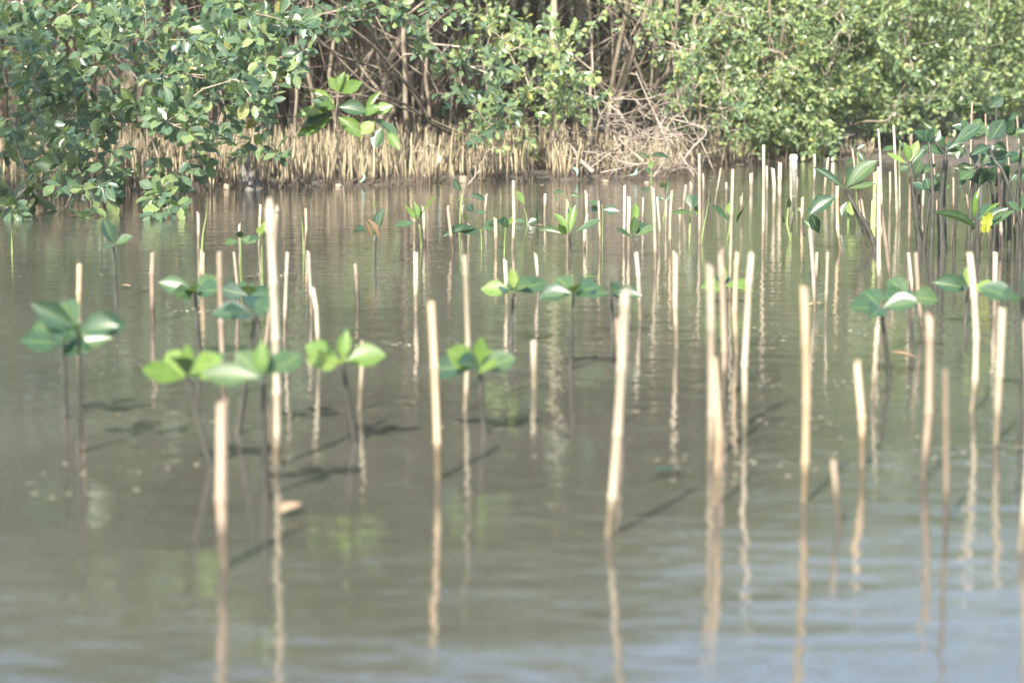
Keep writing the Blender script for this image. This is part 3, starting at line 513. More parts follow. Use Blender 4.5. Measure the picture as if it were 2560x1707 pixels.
# stump
V = []; Fc = []; k = 10
for a, (z, r) in enumerate([(-0.05, 0.085), (0.0, 0.075), (0.05, 0.062), (0.1, 0.05), (0.15, 0.035), (0.19, 0.02), (0.21, 0.006)]):
    for j in range(k): q = 2 * math.pi * j / k; rr = r * (1 + 0.22 * math.sin(3 * q + a) + rng.uniform(-0.12, 0.12)); V.append((rr * math.cos(q) - 0.06 * z, rr * 0.8 * math.sin(q), z))
for a in range(6):
    for j in range(k): Fc.append((a * k + j, a * k + (j + 1) % k, a * k + k + (j + 1) % k, a * k + k + j))
st = add('stump', mesh_np('stump', V, np.array(Fc).ravel(), np.full(len(Fc), 4)), M_stump, label='short pointed muddy stump at the edge of the water', category='stump')
st.location = on_water(622, 474)
cut = add('cut_face', one_tube('cut_face', [(0.02, -0.03, 0.1), (0.02, -0.06, 0.03)], [0.012, 0.02], 6), M_stump, st)

# ------------------------------------------------------------------ bamboo stakes
CN = {'c': 'pale cream', 'b': 'weathered brown', 'g': 'green', 'o': 'ochre'}
def stake(top, base, r, colr, near=None):
    top, base = np.asarray(top, float), np.asarray(base, float); h = top[2]; lean = math.hypot(top[0] - base[0], top[1] - base[1]) / max(h, 0.05)
    lab = ('tall' if h > 0.42 else 'short' if h < 0.2 else 'medium') + ' ' + CN[colr] + ' bamboo stake ' + ('leaning' if lean > 0.09 else 'standing upright') + ' in the shallow water' + (' ' + near if near else '')
    d = top - base; foot = base - unit(d) * 0.12 if h > 0 else base; Lg = np.linalg.norm(top - foot); nn = rng.uniform(0.1, 0.2); ks = [0.0]; rs = [1.06]
    p = rng.uniform(0.03, 0.12)
    while p < Lg - 0.02:
        for dz, m in ((-0.008, 0.97), (-0.003, 1.15), (0.004, 1.18), (0.01, 0.95)): ks.append(p + dz); rs.append(m)
        p += nn
    ks += [Lg - 0.001, Lg]; rs += [0.96, 0.9]
    o = np.argsort(ks); ks = np.array(ks)[o]; rs = np.array(rs)[o] * r
    bend = rng.normal(0, 0.02, 2); u = ks / Lg; P = np.stack([bend[0] * np.sin(u * 3) * Lg, bend[1] * np.sin(u * 3) * Lg, ks], 1)
    t = Tubes(); t.tube(P, rs, 8, True); V = np.concatenate(t.V); V[:, 1] *= rng.uniform(0.65, 1.0); cutk = rng.normal(0, 1.0)
    V[-8:, 2] += cutk * V[-8:, 0]; t.V = [V]
    e = add('bamboo_stake', t.mesh('bamboo_stake'), M_bam[colr], None, label=lab, category='stake', group='bamboo stakes in the water')
    q = Vector(unit(d)).to_track_quat('Z', 'Y'); e.rotation_mode = 'QUATERNION'; e.rotation_quaternion = q; e.location = foot
    return e
# top x, top row, width, slope dx/dy, base row (0 = below the visible strip), colour
ST = [(495, 533, 8, .0, 0, 'c'), (598, 562, 7, 0, 0, 'c'), (651, 512, 7, -.04, 0, 'c'), (763, 521, 7, -.06, 0, 'o'), (1058, 520, 8, .05, 0, 'c'), (1120, 519, 9, .13, 0, 'b'),
      (1157, 513, 8, -.02, 573, 'c'), (1216, 489, 8, -.05, 548, 'c'), (1238, 546, 9, 0, 0, 'o'), (1034, 530, 7, 0, 584, 'c'), (1172, 561, 7, 0, 0, 'c'), (1283, 453, 9, -.03, 0, 'c'),
      (1363, 485, 7, -.02, 543, 'c'), (1394, 497, 6, .05, 537, 'b'), (1418, 502, 8, .02, 0, 'c'), (1465, 480, 8, .05, 558, 'c'), (1470, 537, 9, -.03, 0, 'c'), (1496, 504, 6, .02, 0, 'o'),
      (1562, 464, 7, -.02, 0, 'c'), (1573, 493, 9, 0, 0, 'c'), (1631, 470, 10, .02, 0, 'c'), (1642, 494, 6, 0, 0, 'c'), (1681, 476, 7, 0, 0, 'o'), (1715, 464, 9, -.13, 532, 'c'), (1728, 461, 9, -.06, 500, 'c'),
      (1748, 384, 8, 0, 0, 'c'), (1757, 434, 5, -.02, 500, 'c'), (1802, 423, 7, -.17, 505, 'c'), (1832, 423, 11, -.025, 0, 'c'), (1816, 456, 8, 0, 500, 'c'), (1878, 434, 10, -.02, 476, 'c'), (1854, 491, 8, 0, 545, 'b'),
      (1909, 362, 9, -.01, 0, 'c'), (1917, 415, 6, 0, 500, 'c'), (1608, 494, 5, -.02, 560, 'c'), (1931, 421, 10, -.01, 541, 'c'), (1950, 407, 10, 0, 511, 'c'), (1977, 399, 7, -.01, 545, 'c'), (2036, 385, 7, -.05, 465, 'c'),
      (2071, 395, 8, -.09, 492, 'c'), (2083, 407, 8, 0, 470, 'c'), (2007, 493, 8, -.02, 560, 'o'), (2025, 573, 12, .05, 0, 'c'), (2095, 464, 9, .08, 0, 'o'), (2130, 372, 7, .12, 0, 'b'), (2149, 464, 8, .22, 0, 'b'),
      (2195, 323, 7, .01, 0, 'c'), (2198, 418, 11, 0, 0, 'c'), (2188, 431, 9, -.02, 566, 'g'), (2183, 500, 7, -.02, 566, 'g'), (2234, 313, 8, .03, 555, 'c'), (2200, 510, 11, .12, 0, 'b'), (2278, 335, 8, -.02, 0, 'b'), (2330, 366, 6, .07, 0, 'b'),
      (2403, 442, 5, .1, 0, 'b'), (2431, 256, 6, 0, 0, 'b'), (2453, 429, 9, -.02, 0, 'c'), (2464, 285, 7, .03, 0, 'b'), (2497, 366, 9, .05, 0, 'b'), (2543, 293, 6, .06, 0, 'b'), (2515, 330, 7, .08, 0, 'b'), (1994, 445, 5, -.03, 500, 'c'),
      (2250, 440, 6, .03, 548, 'c'), (2225, 430, 6, -.02, 530, 'c'), (2383, 445, 6, 0, 540, 'b'), (2310, 430, 6, -.05, 540, 'c'), (1700, 520, 7, 0, 580, 'c'), (1665, 500, 7, -.03, 575, 'c'), (2430, 520, 7, .04, 0, 'o'), (2550, 470, 7, 0, 0, 'b')]
for (tx, ty, wp, sl, by, c) in ST:
    if by == 0:
        s = max(wp / 0.0165, 525 + rng.uniform(0, 25)); by = base_row(s)
        if (by - ty) / s > 0.72: s = (ty - 160) / 0.0001 if ty >= 260 and False else s
    B = on_water(tx + sl * (by - ty), by); T = at(tx, ty, B[1] + rng.normal(0, 0.012)); s = F / B[1]
    stake(T, B, max(wp / s / 2, 0.005), c)
# the thick near stake out of focus, with a thin one behind it
B = on_water(688, 1160); stake(at(672, 519, B[1]), B, 0.0125, 'c', 'and thickest of all'); B = on_water(706, 900); stake(at(695, 527, B[1]), B, 0.006, 'c', 'close behind the thickest stake')

# ------------------------------------------------------------------ seedlings
def seedling(s, stem, leaves, label=None, wst=5, wbase=8, cat='seedling', group=None, stem_m=None, on=None, more=()):
    """stem: pixel points from the top node down; leaves: (node x, y, tip x, y, width px, tone[, towards-camera tilt])"""
    by = base_row(s); x1, y1 = stem[-1]
    if by > y1 + 2:
        x0, y0 = stem[-2] if len(stem) > 1 else (x1, y1 - 10); k = (x1 - x0) / max(y1 - y0, 4); stem = list(stem) + [(x1 + k * 0.6 * (by - y1), by)]
    B = on_water(stem[-1][0], stem[-1][1]) if on is None else np.asarray(on, float); yd = B[1]
    e = empty('mangrove_seedling', B, label or 'young mangrove seedling', cat, group)
    P = np.array([at(p[0], p[1], yd) for p in stem])[::-1]; P[0] = B + np.array([0, 0, -0.03]); P[1:, 1] += rng.normal(0, 0.01, len(P) - 1)
    S = smooth_path(P, 5 + 4 * len(P)); rad = 1.25 * np.linspace(wbase / s / 2, wst / s / 2 * 0.8, len(S))
    wbase = wbase; add('stem', one_tube('stem', S - B, rad * (1 + 0.08 * rng.normal(size=len(rad))), 7), stem_m or M_stem, e)
    for m in more:
        Q = np.array([at(p[0], p[1], yd + 0.02) for p in m])[::-1]; add('stem', one_tube('stem', smooth_path(Q, 12) - B, np.linspace(wst / s / 2, wst / s / 3, 12), 6), stem_m or M_stem, e)
    for lf in leaves:
        nxp, nyp, tx, ty, wd, tone = lf[:6]; tilt = lf[6] if len(lf) > 6 else rng.uniform(-0.05, 0.03)
        a = at(nxp, nyp, yd + rng.normal(0, 0.004)); b = at(tx, ty, yd + tilt); d = b - a; L = np.linalg.norm(d)
        face = np.array([rng.normal(-0.1, 0.15), -0.8, 0.55 + rng.normal(0, 0.15)])
        leaf_object('leaf', SEEDM[tone][int(rng.integers(3))], e, a, d, face, L * (1.1 if cat == 'sapling' else 1), (1.65 if cat == 'sapling' else 1.3) * wd / s)
    return e
SEEDS = [
 (545, [(2112, 470), (2118, 482), (2145, 530), (2178, 588)], [(2116, 470, 2192, 400, 36, 'd', -.02), (2112, 472, 2034, 416, 16, 'd', .03), (2116, 472, 2192, 462, 15, 'd', -.05), (2112, 474, 2140, 410, 26, 'd', .08), (2092, 490, 2022, 532, 34, 'd', -.04), (2110, 470, 2108, 434, 5, 'b')], 'dark green seedling with three broad leaves on a slanting black stem', 7, 13, [[(2128, 505), (2150, 560), (2176, 600)]]),
 (540, [(2274, 408), (2280, 440), (2284, 490), (2298, 590)], [(2274, 408, 2262, 356, 17, 'y'), (2274, 408, 2296, 352, 18, 'y'), (2272, 412, 2216, 384, 12, 'y'), (2276, 412, 2318, 368, 17, 'd'), (2286, 438, 2303, 400, 20, 'd'), (2280, 416, 2245, 426, 13, 'd'), (2300, 440, 2340, 408, 16, 'd')], 'seedling with two bright upright young leaves on a thick dark stem', 8, 18, [[(2296, 445), (2298, 500), (2297, 560)]]),
 (560, [(2366, 366), (2358, 431), (2352, 521), (2355, 588)], [(2362, 352, 2284, 336, 16, 'd'), (2360, 350, 2306, 304, 10, 'd', .04), (2380, 362, 2456, 314, 30, 'd', -.03), (2380, 362, 2410, 380, 10, 'd'), (2384, 350, 2440, 338, 20, 'd', .05), (2366, 366, 2368, 340, 5, 'b'), (2384, 364, 2420, 388, 8, 'd')], 'tall seedling with long narrow leaves high on a thin black stem', 7, 18, [[(2368, 400), (2362, 460), (2354, 530)]]),
 (555, [(2444, 418), (2432, 455), (2428, 500), (2422, 590)], [(2446, 416, 2530, 386, 32, 'd', -.04), (2440, 424, 2398, 452, 26, 'd', -.05), (2442, 418, 2388, 420, 18, 'd'), (2452, 420, 2482, 362, 26, 'd', .05), (2446, 412, 2456, 388, 8, 'y'), (2440, 412, 2430, 380, 18, 'd', .06)], 'seedling with a whorl of broad blue green leaves behind the yellow leaf', 6, 12, []),
 (560, [(2474, 360), (2486, 400), (2506, 430), (2538, 520), (2560, 600)], [(2472, 356, 2512, 300, 36, 'd', -.02), (2478, 366, 2430, 384, 20, 'd'), (2478, 362, 2518, 372, 18, 'd', .03), (2470, 352, 2464, 318, 10, 'd', .05)], 'seedling topped by one big upright oval leaf', 6, 12, []),
 (590, [(2434, 552), (2432, 575), (2430, 600)], [(2434, 548, 2438, 486, 13, 'y'), (2430, 548, 2448, 470, 12, 'y', .03), (2448, 575, 2340, 522, 14, 'd', -.04), (2440, 570, 2372, 534, 12, 'd', .04), (2440, 552, 2490, 512, 30, 'd', .05), (2448, 560, 2520, 520, 26, 'd', -.02), (2460, 572, 2534, 526, 22, 'd', -.06), (2452, 545, 2500, 505, 8, 'y', .06)], 'low spreading seedling holding a lobed yellow leaf with holes', 6, 9, []),
 (600, [(2560, 520), (2556, 560), (2552, 610)], [(2545, 528, 2600, 488, 24, 'd', -.05), (2550, 530, 2520, 505, 18, 'd'), (2552, 525, 2580, 470, 20, 'd')], 'seedling with glossy leaves crowded behind the yellow leaf', 6, 10, []),
 (500, [(2490, 262), (2492, 330), (2500, 420), (2508, 580)], [(2470, 272, 2510, 244, 22, 'd', .02), (2468, 280, 2455, 264, 14, 'd'), (2520, 300, 2548, 288, 16, 'd'), (2490, 270, 2400, 280, 6, 'd', .1)], 'tallest slim seedling with few leaves at the mud flat', 5, 10, []),
 (540, [(2556, 330), (2552, 400), (2546, 480), (2544, 590)], [(2555, 340, 2575, 300, 14, 'd'), (2552, 350, 2530, 320, 12, 'd')], 'bare dark seedling stem with a pair of small leaves', 6, 9, [[(2545, 430), (2560, 480), (2570, 560)]]),
 (520, [(2325, 490), (2320, 520), (2312, 588)], [(2320, 500, 2330, 470, 8, 'd')], 'thin short seedling between two dark stems', 4, 7, []),
 (555, [(2400, 470), (2392, 510), (2386, 590)], [(2395, 400, 2400, 378, 18, 'd'), (2398, 470, 2412, 440, 12, 'd')], 'slim green seedling in front of crowded dark stems', 5, 8, []),
 (560, [(1423, 584), (1425, 612)], [(1424, 586, 1386, 532, 17, 'y'), (1424, 586, 1438, 512, 18, 'y', .02), (1420, 588, 1392, 560, 15, 'y', -.06), (1412, 586, 1346, 570, 15, 'd', .02), (1436, 580, 1506, 552, 18, 'd', -.03), (1428, 570, 1424, 516, 12, 'd', .07)], 'rosette seedling with pale upright leaves and blue green side leaves', 4, 7, []),
 (570, [(1582, 592), (1584, 620)], [(1583, 594, 1586, 540, 18, 'd'), (1582, 594, 1538, 574, 13, 'd', -.05), (1586, 592, 1646, 566, 18, 'd', -.03), (1588, 588, 1620, 556, 16, 'd', .06), (1584, 570, 1590, 506, 15, 'y', .08)], 'rosette seedling with broad mid green leaves spread low', 4, 7, []),
 (525, [(1506, 512), (1507, 550), (1506, 600)], [(1503, 524, 1548, 528, 20, 'd'), (1500, 512, 1472, 506, 14, 'd'), (1503, 530, 1476, 520, 14, 'd', .06), (1504, 506, 1500, 500, 8, 'd')], 'seedling with dark leaves held sideways on a wire thin stem', 3, 4, []),
 (500, [(1728, 520), (1726, 560), (1724, 590)], [(1736, 534, 1678, 532, 12, 'd', -.04), (1732, 520, 1755, 488, 24, 'd'), (1730, 522, 1722, 486, 18, 'd', .03), (1740, 545, 1742, 505, 10, 'd', .05)], 'seedling with heart shaped green top beside a tall stake', 4, 6, []),
 (520, [(1824, 552), (1822, 580), (1815, 600)], [(1826, 554, 1776, 514, 15, 'd'), (1822, 540, 1826, 506, 14, 'y', .05), (1840, 560, 1860, 520, 6, 'd')], 'seedling with one long drooping dark leaf', 4, 6, []),
 (455, [(1664, 500), (1662, 530), (1655, 548)], [(1660, 502, 1690, 490, 14, 'd'), (1662, 500, 1640, 494, 12, 'd'), (1664, 496, 1672, 448, 8, 'd'), (1658, 470, 1654, 456, 12, 'd')], 'thin seedling with a tuft of leaves among upright stakes', 3, 4, []),
 (368, [(1628, 430), (1628, 455), (1629, 473)], [(1628, 424, 1628, 402, 12, 'y'), (1626, 400, 1600, 382, 8, 'd'), (1620, 390, 1676, 392, 10, 'd'), (1628, 436, 1612, 420, 10, 'd'), (1630, 470, 1592, 480, 8, 'd')], 'small seedling in the channel in front of the dead brushwood', 4, 5, []),
 (470, [(1310, 520), (1316, 540), (1320, 560)], [(1312, 514, 1290, 478, 15, 'y'), (1318, 560, 1342, 548, 14, 'd'), (1320, 558, 1284, 552, 12, 'd'), (1344, 558, 1346, 520, 6, 'd'), (1400, 520, 1382, 480, 4, 'd')], 'seedling with one pale leaf tip and two low leaves', 3, 5, []),
 (440, [(1404, 486), (1420, 500), (1425, 534)], [(1400, 482, 1382, 480, 8, 'd'), (1412, 482, 1386, 478, 9, 'd'), (1424, 488, 1452, 492, 9, 'd')], 'small floating topped seedling with pale teal leaves', 3, 4, []),
 (540, [(1048, 560), (1051, 580), (1053, 610)], [(1046, 556, 984, 568, 17, 'd', -.03), (1046, 552, 1036, 504, 14, 'y'), (1044, 556, 1012, 512, 9, 'y'), (1048, 548, 1050, 524, 12, 'd', .04), (1046, 545, 1092, 492, 4, 'y', .1)], 'seedling with yellow green shoot and one level blue green leaf', 4, 6, []),
 (590, [(940, 590), (938, 620)], [(940, 592, 956, 520, 24, 'd', -.02), (936, 590, 952, 528, 18, 'd', .05), (934, 592, 928, 545, 12, 'd', .05), (950, 600, 922, 548, 14, 'b', -.07), (930, 598, 914, 552, 8, 'b', -.05), (920, 582, 880, 572, 16, 'd', .1)], 'seedling with a white lit upright leaf and curled brown dead leaves', 4, 7, []),
 (545, [(1203, 574), (1204, 600)], [(1202, 574, 1242, 560, 24, 'd'), (1200, 576, 1150, 578, 20, 'd', -.04), (1198, 572, 1104, 584, 18, 'd', -.06), (1210, 570, 1262, 550, 8, 'd', .06)], 'low seedling with flat rounded teal leaves', 3, 5, []),
 (500, [(1156, 486), (1152, 520), (1150, 560), (1148, 586)], [(1155, 482, 1132, 448, 14, 'd'), (1172, 486, 1214, 500, 11, 'd'), (1166, 508, 1182, 530, 14, 'd'), (1182, 532, 1216, 532, 9, 'd'), (1166, 550, 1170, 536, 10, 'y')], 'lanky seedling with small scattered leaves on a dark wire stem', 4, 5, []),
 (560, [(1264, 568), (1262, 600)], [(1262, 572, 1262, 540, 20, 'd'), (1264, 574, 1284, 548, 9, 'y'), (1266, 576, 1282, 538, 7, 'y', .04)], 'seedling with a dark bud of leaves next to a cream stake', 3, 5, []),
 (690, [(286, 610), (288, 660)], [(287, 612, 258, 546, 26, 'd', -.02), (287, 612, 330, 590, 22, 'd'), (286, 612, 258, 622, 22, 'd', -.05)], 'lone seedling with one pale broad leaf standing in open water', 4, 7, []),
 (640, [(600, 596), (602, 640)], [(600, 596, 600, 576, 14, 'd'), (600, 598, 640, 604, 18, 'd'), (598, 600, 560, 612, 18, 'd', -.04)], 'seedling opening its first leaves beside a short stake', 3, 6, []),
 (650, [(654, 578), (655, 620)], [(654, 590, 648, 566, 16, 'y'), (656, 592, 664, 552, 14, 'y'), (655, 594, 690, 590, 16, 'd', .05), (654, 596, 622, 600, 16, 'd')], 'bright young seedling at the foot of a cream stake', 3, 6, []),
 (540, [(2030, 588), (2028, 610)], [(2034, 580, 2006, 545, 14, 'd'), (2050, 588, 2026, 532, 22, 'd', -.03), (2012, 536, 2034, 526, 16, 'd'), (2000, 530, 1998, 518, 10, 'y')], 'seedling with a hanging blue green leaf by a freshly cut stake', 6, 12, [[(1982, 545), (1976, 580)], [(2006, 545), (2010, 590)]]),
 (520, [(1972, 520), (1968, 560), (1975, 596)], [(1972, 522, 1974, 496, 9, 'd'), (1960, 560, 1958, 540, 5, 'd')], 'tiny leaved seedling of three thin stems', 4, 6, [[(1982, 530), (1976, 580)], [(1960, 545), (1972, 590)]]),
 (360, [(2145, 380), (2144, 420), (2142, 462)], [(2140, 374, 2162, 362, 12, 'd'), (2142, 378, 2128, 366, 10, 'd'), (2146, 380, 2160, 404, 14, 'd'), (2144, 400, 2112, 410, 14, 'd', .1)], 'small seedling near the mud flat', 3, 4, []),
 (350, [(2250, 350), (2248, 400), (2248, 455)], [(2248, 350, 2240, 334, 10, 'd'), (2250, 352, 2256, 368, 9, 'd'), (2246, 366, 2204, 378, 12, 'd'), (2252, 340, 2252, 330, 8, 'y')], 'thin small seedling in front of the mud flat', 3, 4, []),
 (480, [(2126, 500), (2122, 530), (2120, 566)], [(2124, 500, 2130, 540, 22, 'y'), (2120, 502, 2104, 540, 18, 'd'), (2140, 470, 2166, 462, 14, 'd', .03)], 'leafy seedling low behind the slanting black stem', 3, 5, []),
]
def eaten_leaf(parent, s):
    # broad yellow leaf with a notched tip and insect bites along its rim
    ang = np.linspace(0, 2 * math.pi, 40, endpoint=False); out = [(0, 0, 0)]
    for q, a in enumerate(ang):
        r = 19 * (1 + 0.3 * math.cos(2 * a - 2.6)) * (1 - 0.35 * math.exp(-((a - 1.75) / 0.3) ** 2)) * (1 - 0.4 * math.exp(-((a - 3.6) / 0.12) ** 2)) * (1 - 0.35 * math.exp(-((a - 0.35) / 0.1) ** 2)) * (1 - 0.3 * math.exp(-((a - 5.5) / 0.13) ** 2)) * rng.uniform(0.98, 1.02)
        out.append((r / s * math.cos(a), 0.12 * r / s * math.sin(3 * a) - 0.004, 1.1 * r / s * math.sin(a)))
    Fc = [(0, 1 + q, 1 + (q + 1) % 40) for q in range(40) if q not in (16, 29)]
    o = add('yellow_leaf', mesh_np('yellow_leaf', out, np.array(Fc).ravel(), [3] * len(Fc), smooth=True), M_yellow, parent, label='lobed yellow leaf with bitten edges')
    p = at(2466, 556, parent.location.y - 0.09); o.location = Vector(p) - parent.location
    b = at(2452, 590, parent.location.y - 0.04); add('leaf_stalk', one_tube('leaf_stalk', [np.array(b) - np.array(parent.location), np.array(p) - np.array(parent.location) + [0, 0.004, -0.01]], [0.002, 0.0015], 5), M_gstem, o).location = -o.location
for (s, stem, lv, lab, w0, w1, more) in SEEDS:
    e = seedling(s, stem, lv, lab, w0, w1, more=more, stem_m=M_stem if w1 > 6 else M_gstem)
    if 'yellow leaf with holes' in lab: eaten_leaf(e, s)
# the crowded clump by the mud flat
for q in range(11):
    sx = rng.uniform(2310, 2580); s = rng.uniform(500, 575); ty = rng.uniform(335, 500); by = base_row(s); ln = rng.normal(0, 14); lv = []
    for k in range(int(rng.integers(4, 7))):
        a = rng.uniform(-1.25, 1.25); Lp = rng.uniform(42, 66); lv.append((sx, ty + rng.uniform(-3, 10), sx + Lp * math.sin(a), ty - Lp * math.cos(a) * 0.85 + 8, rng.uniform(16, 25), 'y' if rng.random() < 0.12 else 'd', rng.uniform(-0.06, 0.06)))
    seedling(s, [(sx, ty), (sx + ln * 0.5 + rng.normal(0, 4), (ty + by) / 2), (sx + ln, by)], lv, 'dark stemmed seedling with upright leaves in the crowded clump by the mud flat', 6, 11, group='seedlings crowded by the mud flat', more=[[(sx + rng.normal(0, 12), ty + 60), (sx + ln * 0.7, ty + 130)]] if q % 2 else [])
# the sapling in front of the breathing roots
xb = on_water(868, 463); sap = seedling(385, [(846, 232), (842, 262), (838, 300), (842, 360), (862, 487)],
    [(846, 234, 826, 196, 15, 'y'), (846, 234, 857, 184, 14, 'y'), (848, 234, 868, 188, 13, 'y', .03), (850, 236, 900, 208, 22, 'y', -.04), (842, 268, 912, 276, 26, 'd', -.03), (840, 264, 780, 226, 14, 'y'), (838, 272, 786, 250, 22, 'd'), (838, 276, 744, 290, 20, 'y', -.04), (836, 284, 760, 316, 20, 'd', -.06), (836, 290, 752, 340, 26, 'y', -.05), (842, 290, 898, 336, 24, 'y', -.06), (840, 268, 806, 262, 20, 'y', -.05),
     (912, 288, 946, 232, 12, 'y'), (916, 284, 976, 268, 20, 'y'), (906, 292, 946, 268, 20, 'y', -.04), (940, 298, 906, 334, 22, 'y', -.04), (958, 314, 940, 368, 22, 'd', -.04), (962, 318, 996, 372, 16, 'y', -.03), (950, 300, 988, 336, 14, 'd'), (932, 296, 966, 320, 14, 'd', .04)],
    'sapling with large bright yellow green leaves in front of the breathing roots', 3, 4, cat='sapling', stem_m=M_bark, more=[[(960, 318), (930, 298), (890, 300), (850, 330)], [(946, 270), (925, 290), (905, 298)]])

# ------------------------------------------------------------------ the part of the planting nearer the camera: more stakes and seedlings of the same kinds
placed = []
def free(x, y, d):
    for (a, b) in placed:
        if (a - x) ** 2 + (b - y) ** 2 < d * d: return False
    placed.append((x, y)); return True
n_st = 0
for q in range(900):
    if n_st >= 42: break
    s = math.exp(rng.uniform(math.log(640), math.log(1500))); px = 2560 * (rng.random() ** 0.62); hmax = H - 470 / s; h = min(rng.uniform(0.12, 0.5), hmax)
    if h < 0.06: continue
    B = on_water(px, base_row(s))
    if not free(B[0], B[1], 0.16): continue
    ln = rng.normal(0, 0.05, 2) * h; stake(B + np.array([ln[0], ln[1], h]), B, rng.uniform(0.006, 0.0095), ['c', 'c', 'c', 'o', 'b'][int(rng.integers(5))], 'in the open foreground'); n_st += 1
KIND = ['seedling with a whorl of dark green leaves in the open front of the planting', 'seedling with a pale young shoot in the open front of the planting']
n_sd = 0
for q in range(600):
    if n_sd >= 17: break
    s = math.exp(rng.uniform(math.log(680), math.log(1350))); px = 2560 * (rng.random() ** 0.6); hmax = H - 500 / s
    h = min(rng.uniform(0.1, 0.3), hmax - 0.08)
    if h < 0.05: continue
    B = on_water(px, base_row(s))
    if not free(B[0], B[1], 0.3): continue
    by = base_row(s); top = (px + rng.normal(0, 0.03) * s, by - h * s); lv = []; a0 = rng.uniform(0, 6); yng = rng.random() < 0.4
    for k in range(int(rng.integers(4, 7))):
        a = a0 + k * 2.4; L = rng.uniform(0.085, 0.13); el = rng.uniform(-0.1, 0.5)
        lv.append((top[0], top[1] + rng.uniform(-2, 4), top[0] + L * s * math.cos(a) * math.cos(el), top[1] - L * s * math.sin(el) - L * s * 0.1 * math.sin(a), rng.uniform(0.038, 0.05) * s, 'y' if yng and rng.random() < 0.5 else 'd', L * math.sin(a) * 0.8))
    if yng: lv.append((top[0], top[1], top[0] + rng.normal(0, 0.01) * s, top[1] - 0.07 * s, 0.025 * s, 'y', 0.0))
    seedling(s, [top, (px, by)], lv, KIND[1 if yng else 0], 0.008 * s, 0.015 * s, group=KIND[1 if yng else 0]); n_sd += 1

# ------------------------------------------------------------------ grass blades, floating leaves and scraps
def blade(px0, py0, px1, py1, s, label):
    B = on_water(px1 + (px1 - px0) * 0.3, base_row(s)); T = at(px0, py0, B[1]); M_ = at((px0 + px1) / 2 + 2, (py0 + py1) / 2, B[1]); P = smooth_path([B + [0, 0, -0.02], at(px1, py1, B[1]), M_, T], 12)
    V = []; Fc = []
    for k, p in enumerate(P): wd = 0.006 * (1 - k / 11.5); V += [p - B + [-wd, 0.002, 0], p - B, p - B + [wd, 0.002, 0]]
    for k in range(11): a = k * 3; Fc += [(a, a + 1, a + 4, a + 3), (a + 1, a + 2, a + 5, a + 4)]
    o = add('grass_blade', mesh_np('grass_blade', np.array(V), np.array(Fc).ravel(), np.full(len(Fc), 4), smooth=True), M_gstem, None, label=label, category='grass'); o.location = B
blade(519, 497, 507, 586, 560, 'long thin green grass blade standing alone in the water'); blade(27, 566, 29, 588, 560, 'short green blade under the hanging shoots'); blade(748, 522, 757, 586, 560, 'dry thin blade leaning against an ochre stake'); blade(1774, 474, 1756, 586, 530, 'long green blade curving beside the tallest pale stake')
fl = [(745, 468, 'd'), (790, 470, 'd'), (880, 466, 'd'), (920, 466, 'd'), (960, 467, 'd'), (1010, 470, 'd'), (1100, 464, 'd'), (1220, 452, 'y'), (1260, 448, 'y'), (1290, 468, 'd'), (1465, 447, 'd'), (1512, 452, 'x'), (1560, 462, 'd'), (1720, 448, 'd'), (1766, 450, 'd'), (1795, 484, 'd'), (1867, 440, 'd'), (1520, 500, 'y'), (950, 508, 'y'), (1140, 502, 'y'), (1174, 502, 'y'), (300, 488, 'b'), (340, 490, 'd'), (420, 486, 'b'), (650, 476, 'b'), (1345, 466, 'b'), (1600, 560, 'd'), (1320, 570, 'b'), (330, 720, 'b'), (900, 830, 'd'), (1500, 700, 'y'), (2060, 760, 'b'), (1200, 960, 'd'), (2300, 900, 'b'), (700, 1290, 'b'), (1730, 1180, 'd')]
TONE = {'d': 'green', 'y': 'pale', 'x': 'yellow', 'b': 'brown'}
for (px, py, tn) in fl:
    p = on_water(px, py, 0.006); e = add('floating_leaf', SEEDM[tn][0], None, None, label='fallen ' + TONE[tn] + ' leaf floating flat on the murky water', category='leaf', group='leaves floating on the water')
    L = rng.uniform(0.05, 0.1); e.location = p; e.rotation_euler = (rng.normal(0, 0.06) + 0.05, rng.normal(0, 0.06), rng.uniform(0, 6.28)); e.scale = (L * 0.45, L, L * 0.5); e.location.z = 0.012
P = []
for q in range(46):     # drifts lying along the bank and between the stakes
    c = on_water(rng.uniform(0, 2560), 462 + abs(rng.normal(0, 40)) if q < 30 else rng.uniform(560, 1300), 0.004); k_ = int(rng.integers(4, 26))
    P.append(c + rng.normal(0, 1, (k_, 3)) * np.array([rng.uniform(0.05, 0.3), rng.uniform(0.03, 0.1), 0]))
P = np.concatenate(P)
P = P[P[:, 1] < edge_y(P[:, 0]) - 0.05]; n = len(P)
dl = rng.normal(size=(n, 3)); dl[:, 2] = 0; nl = np.tile([0, 0, 1.0], (n, 1)) + rng.normal(0, 0.05, (n, 3))
add('floating_litter', leaf_cloud('floating_litter', P, dl, nl, rng.uniform(0.006, 0.022, n)), M_litter, label='small bits of leaf litter and scum drifting on the water', category='litter', kind='stuff')
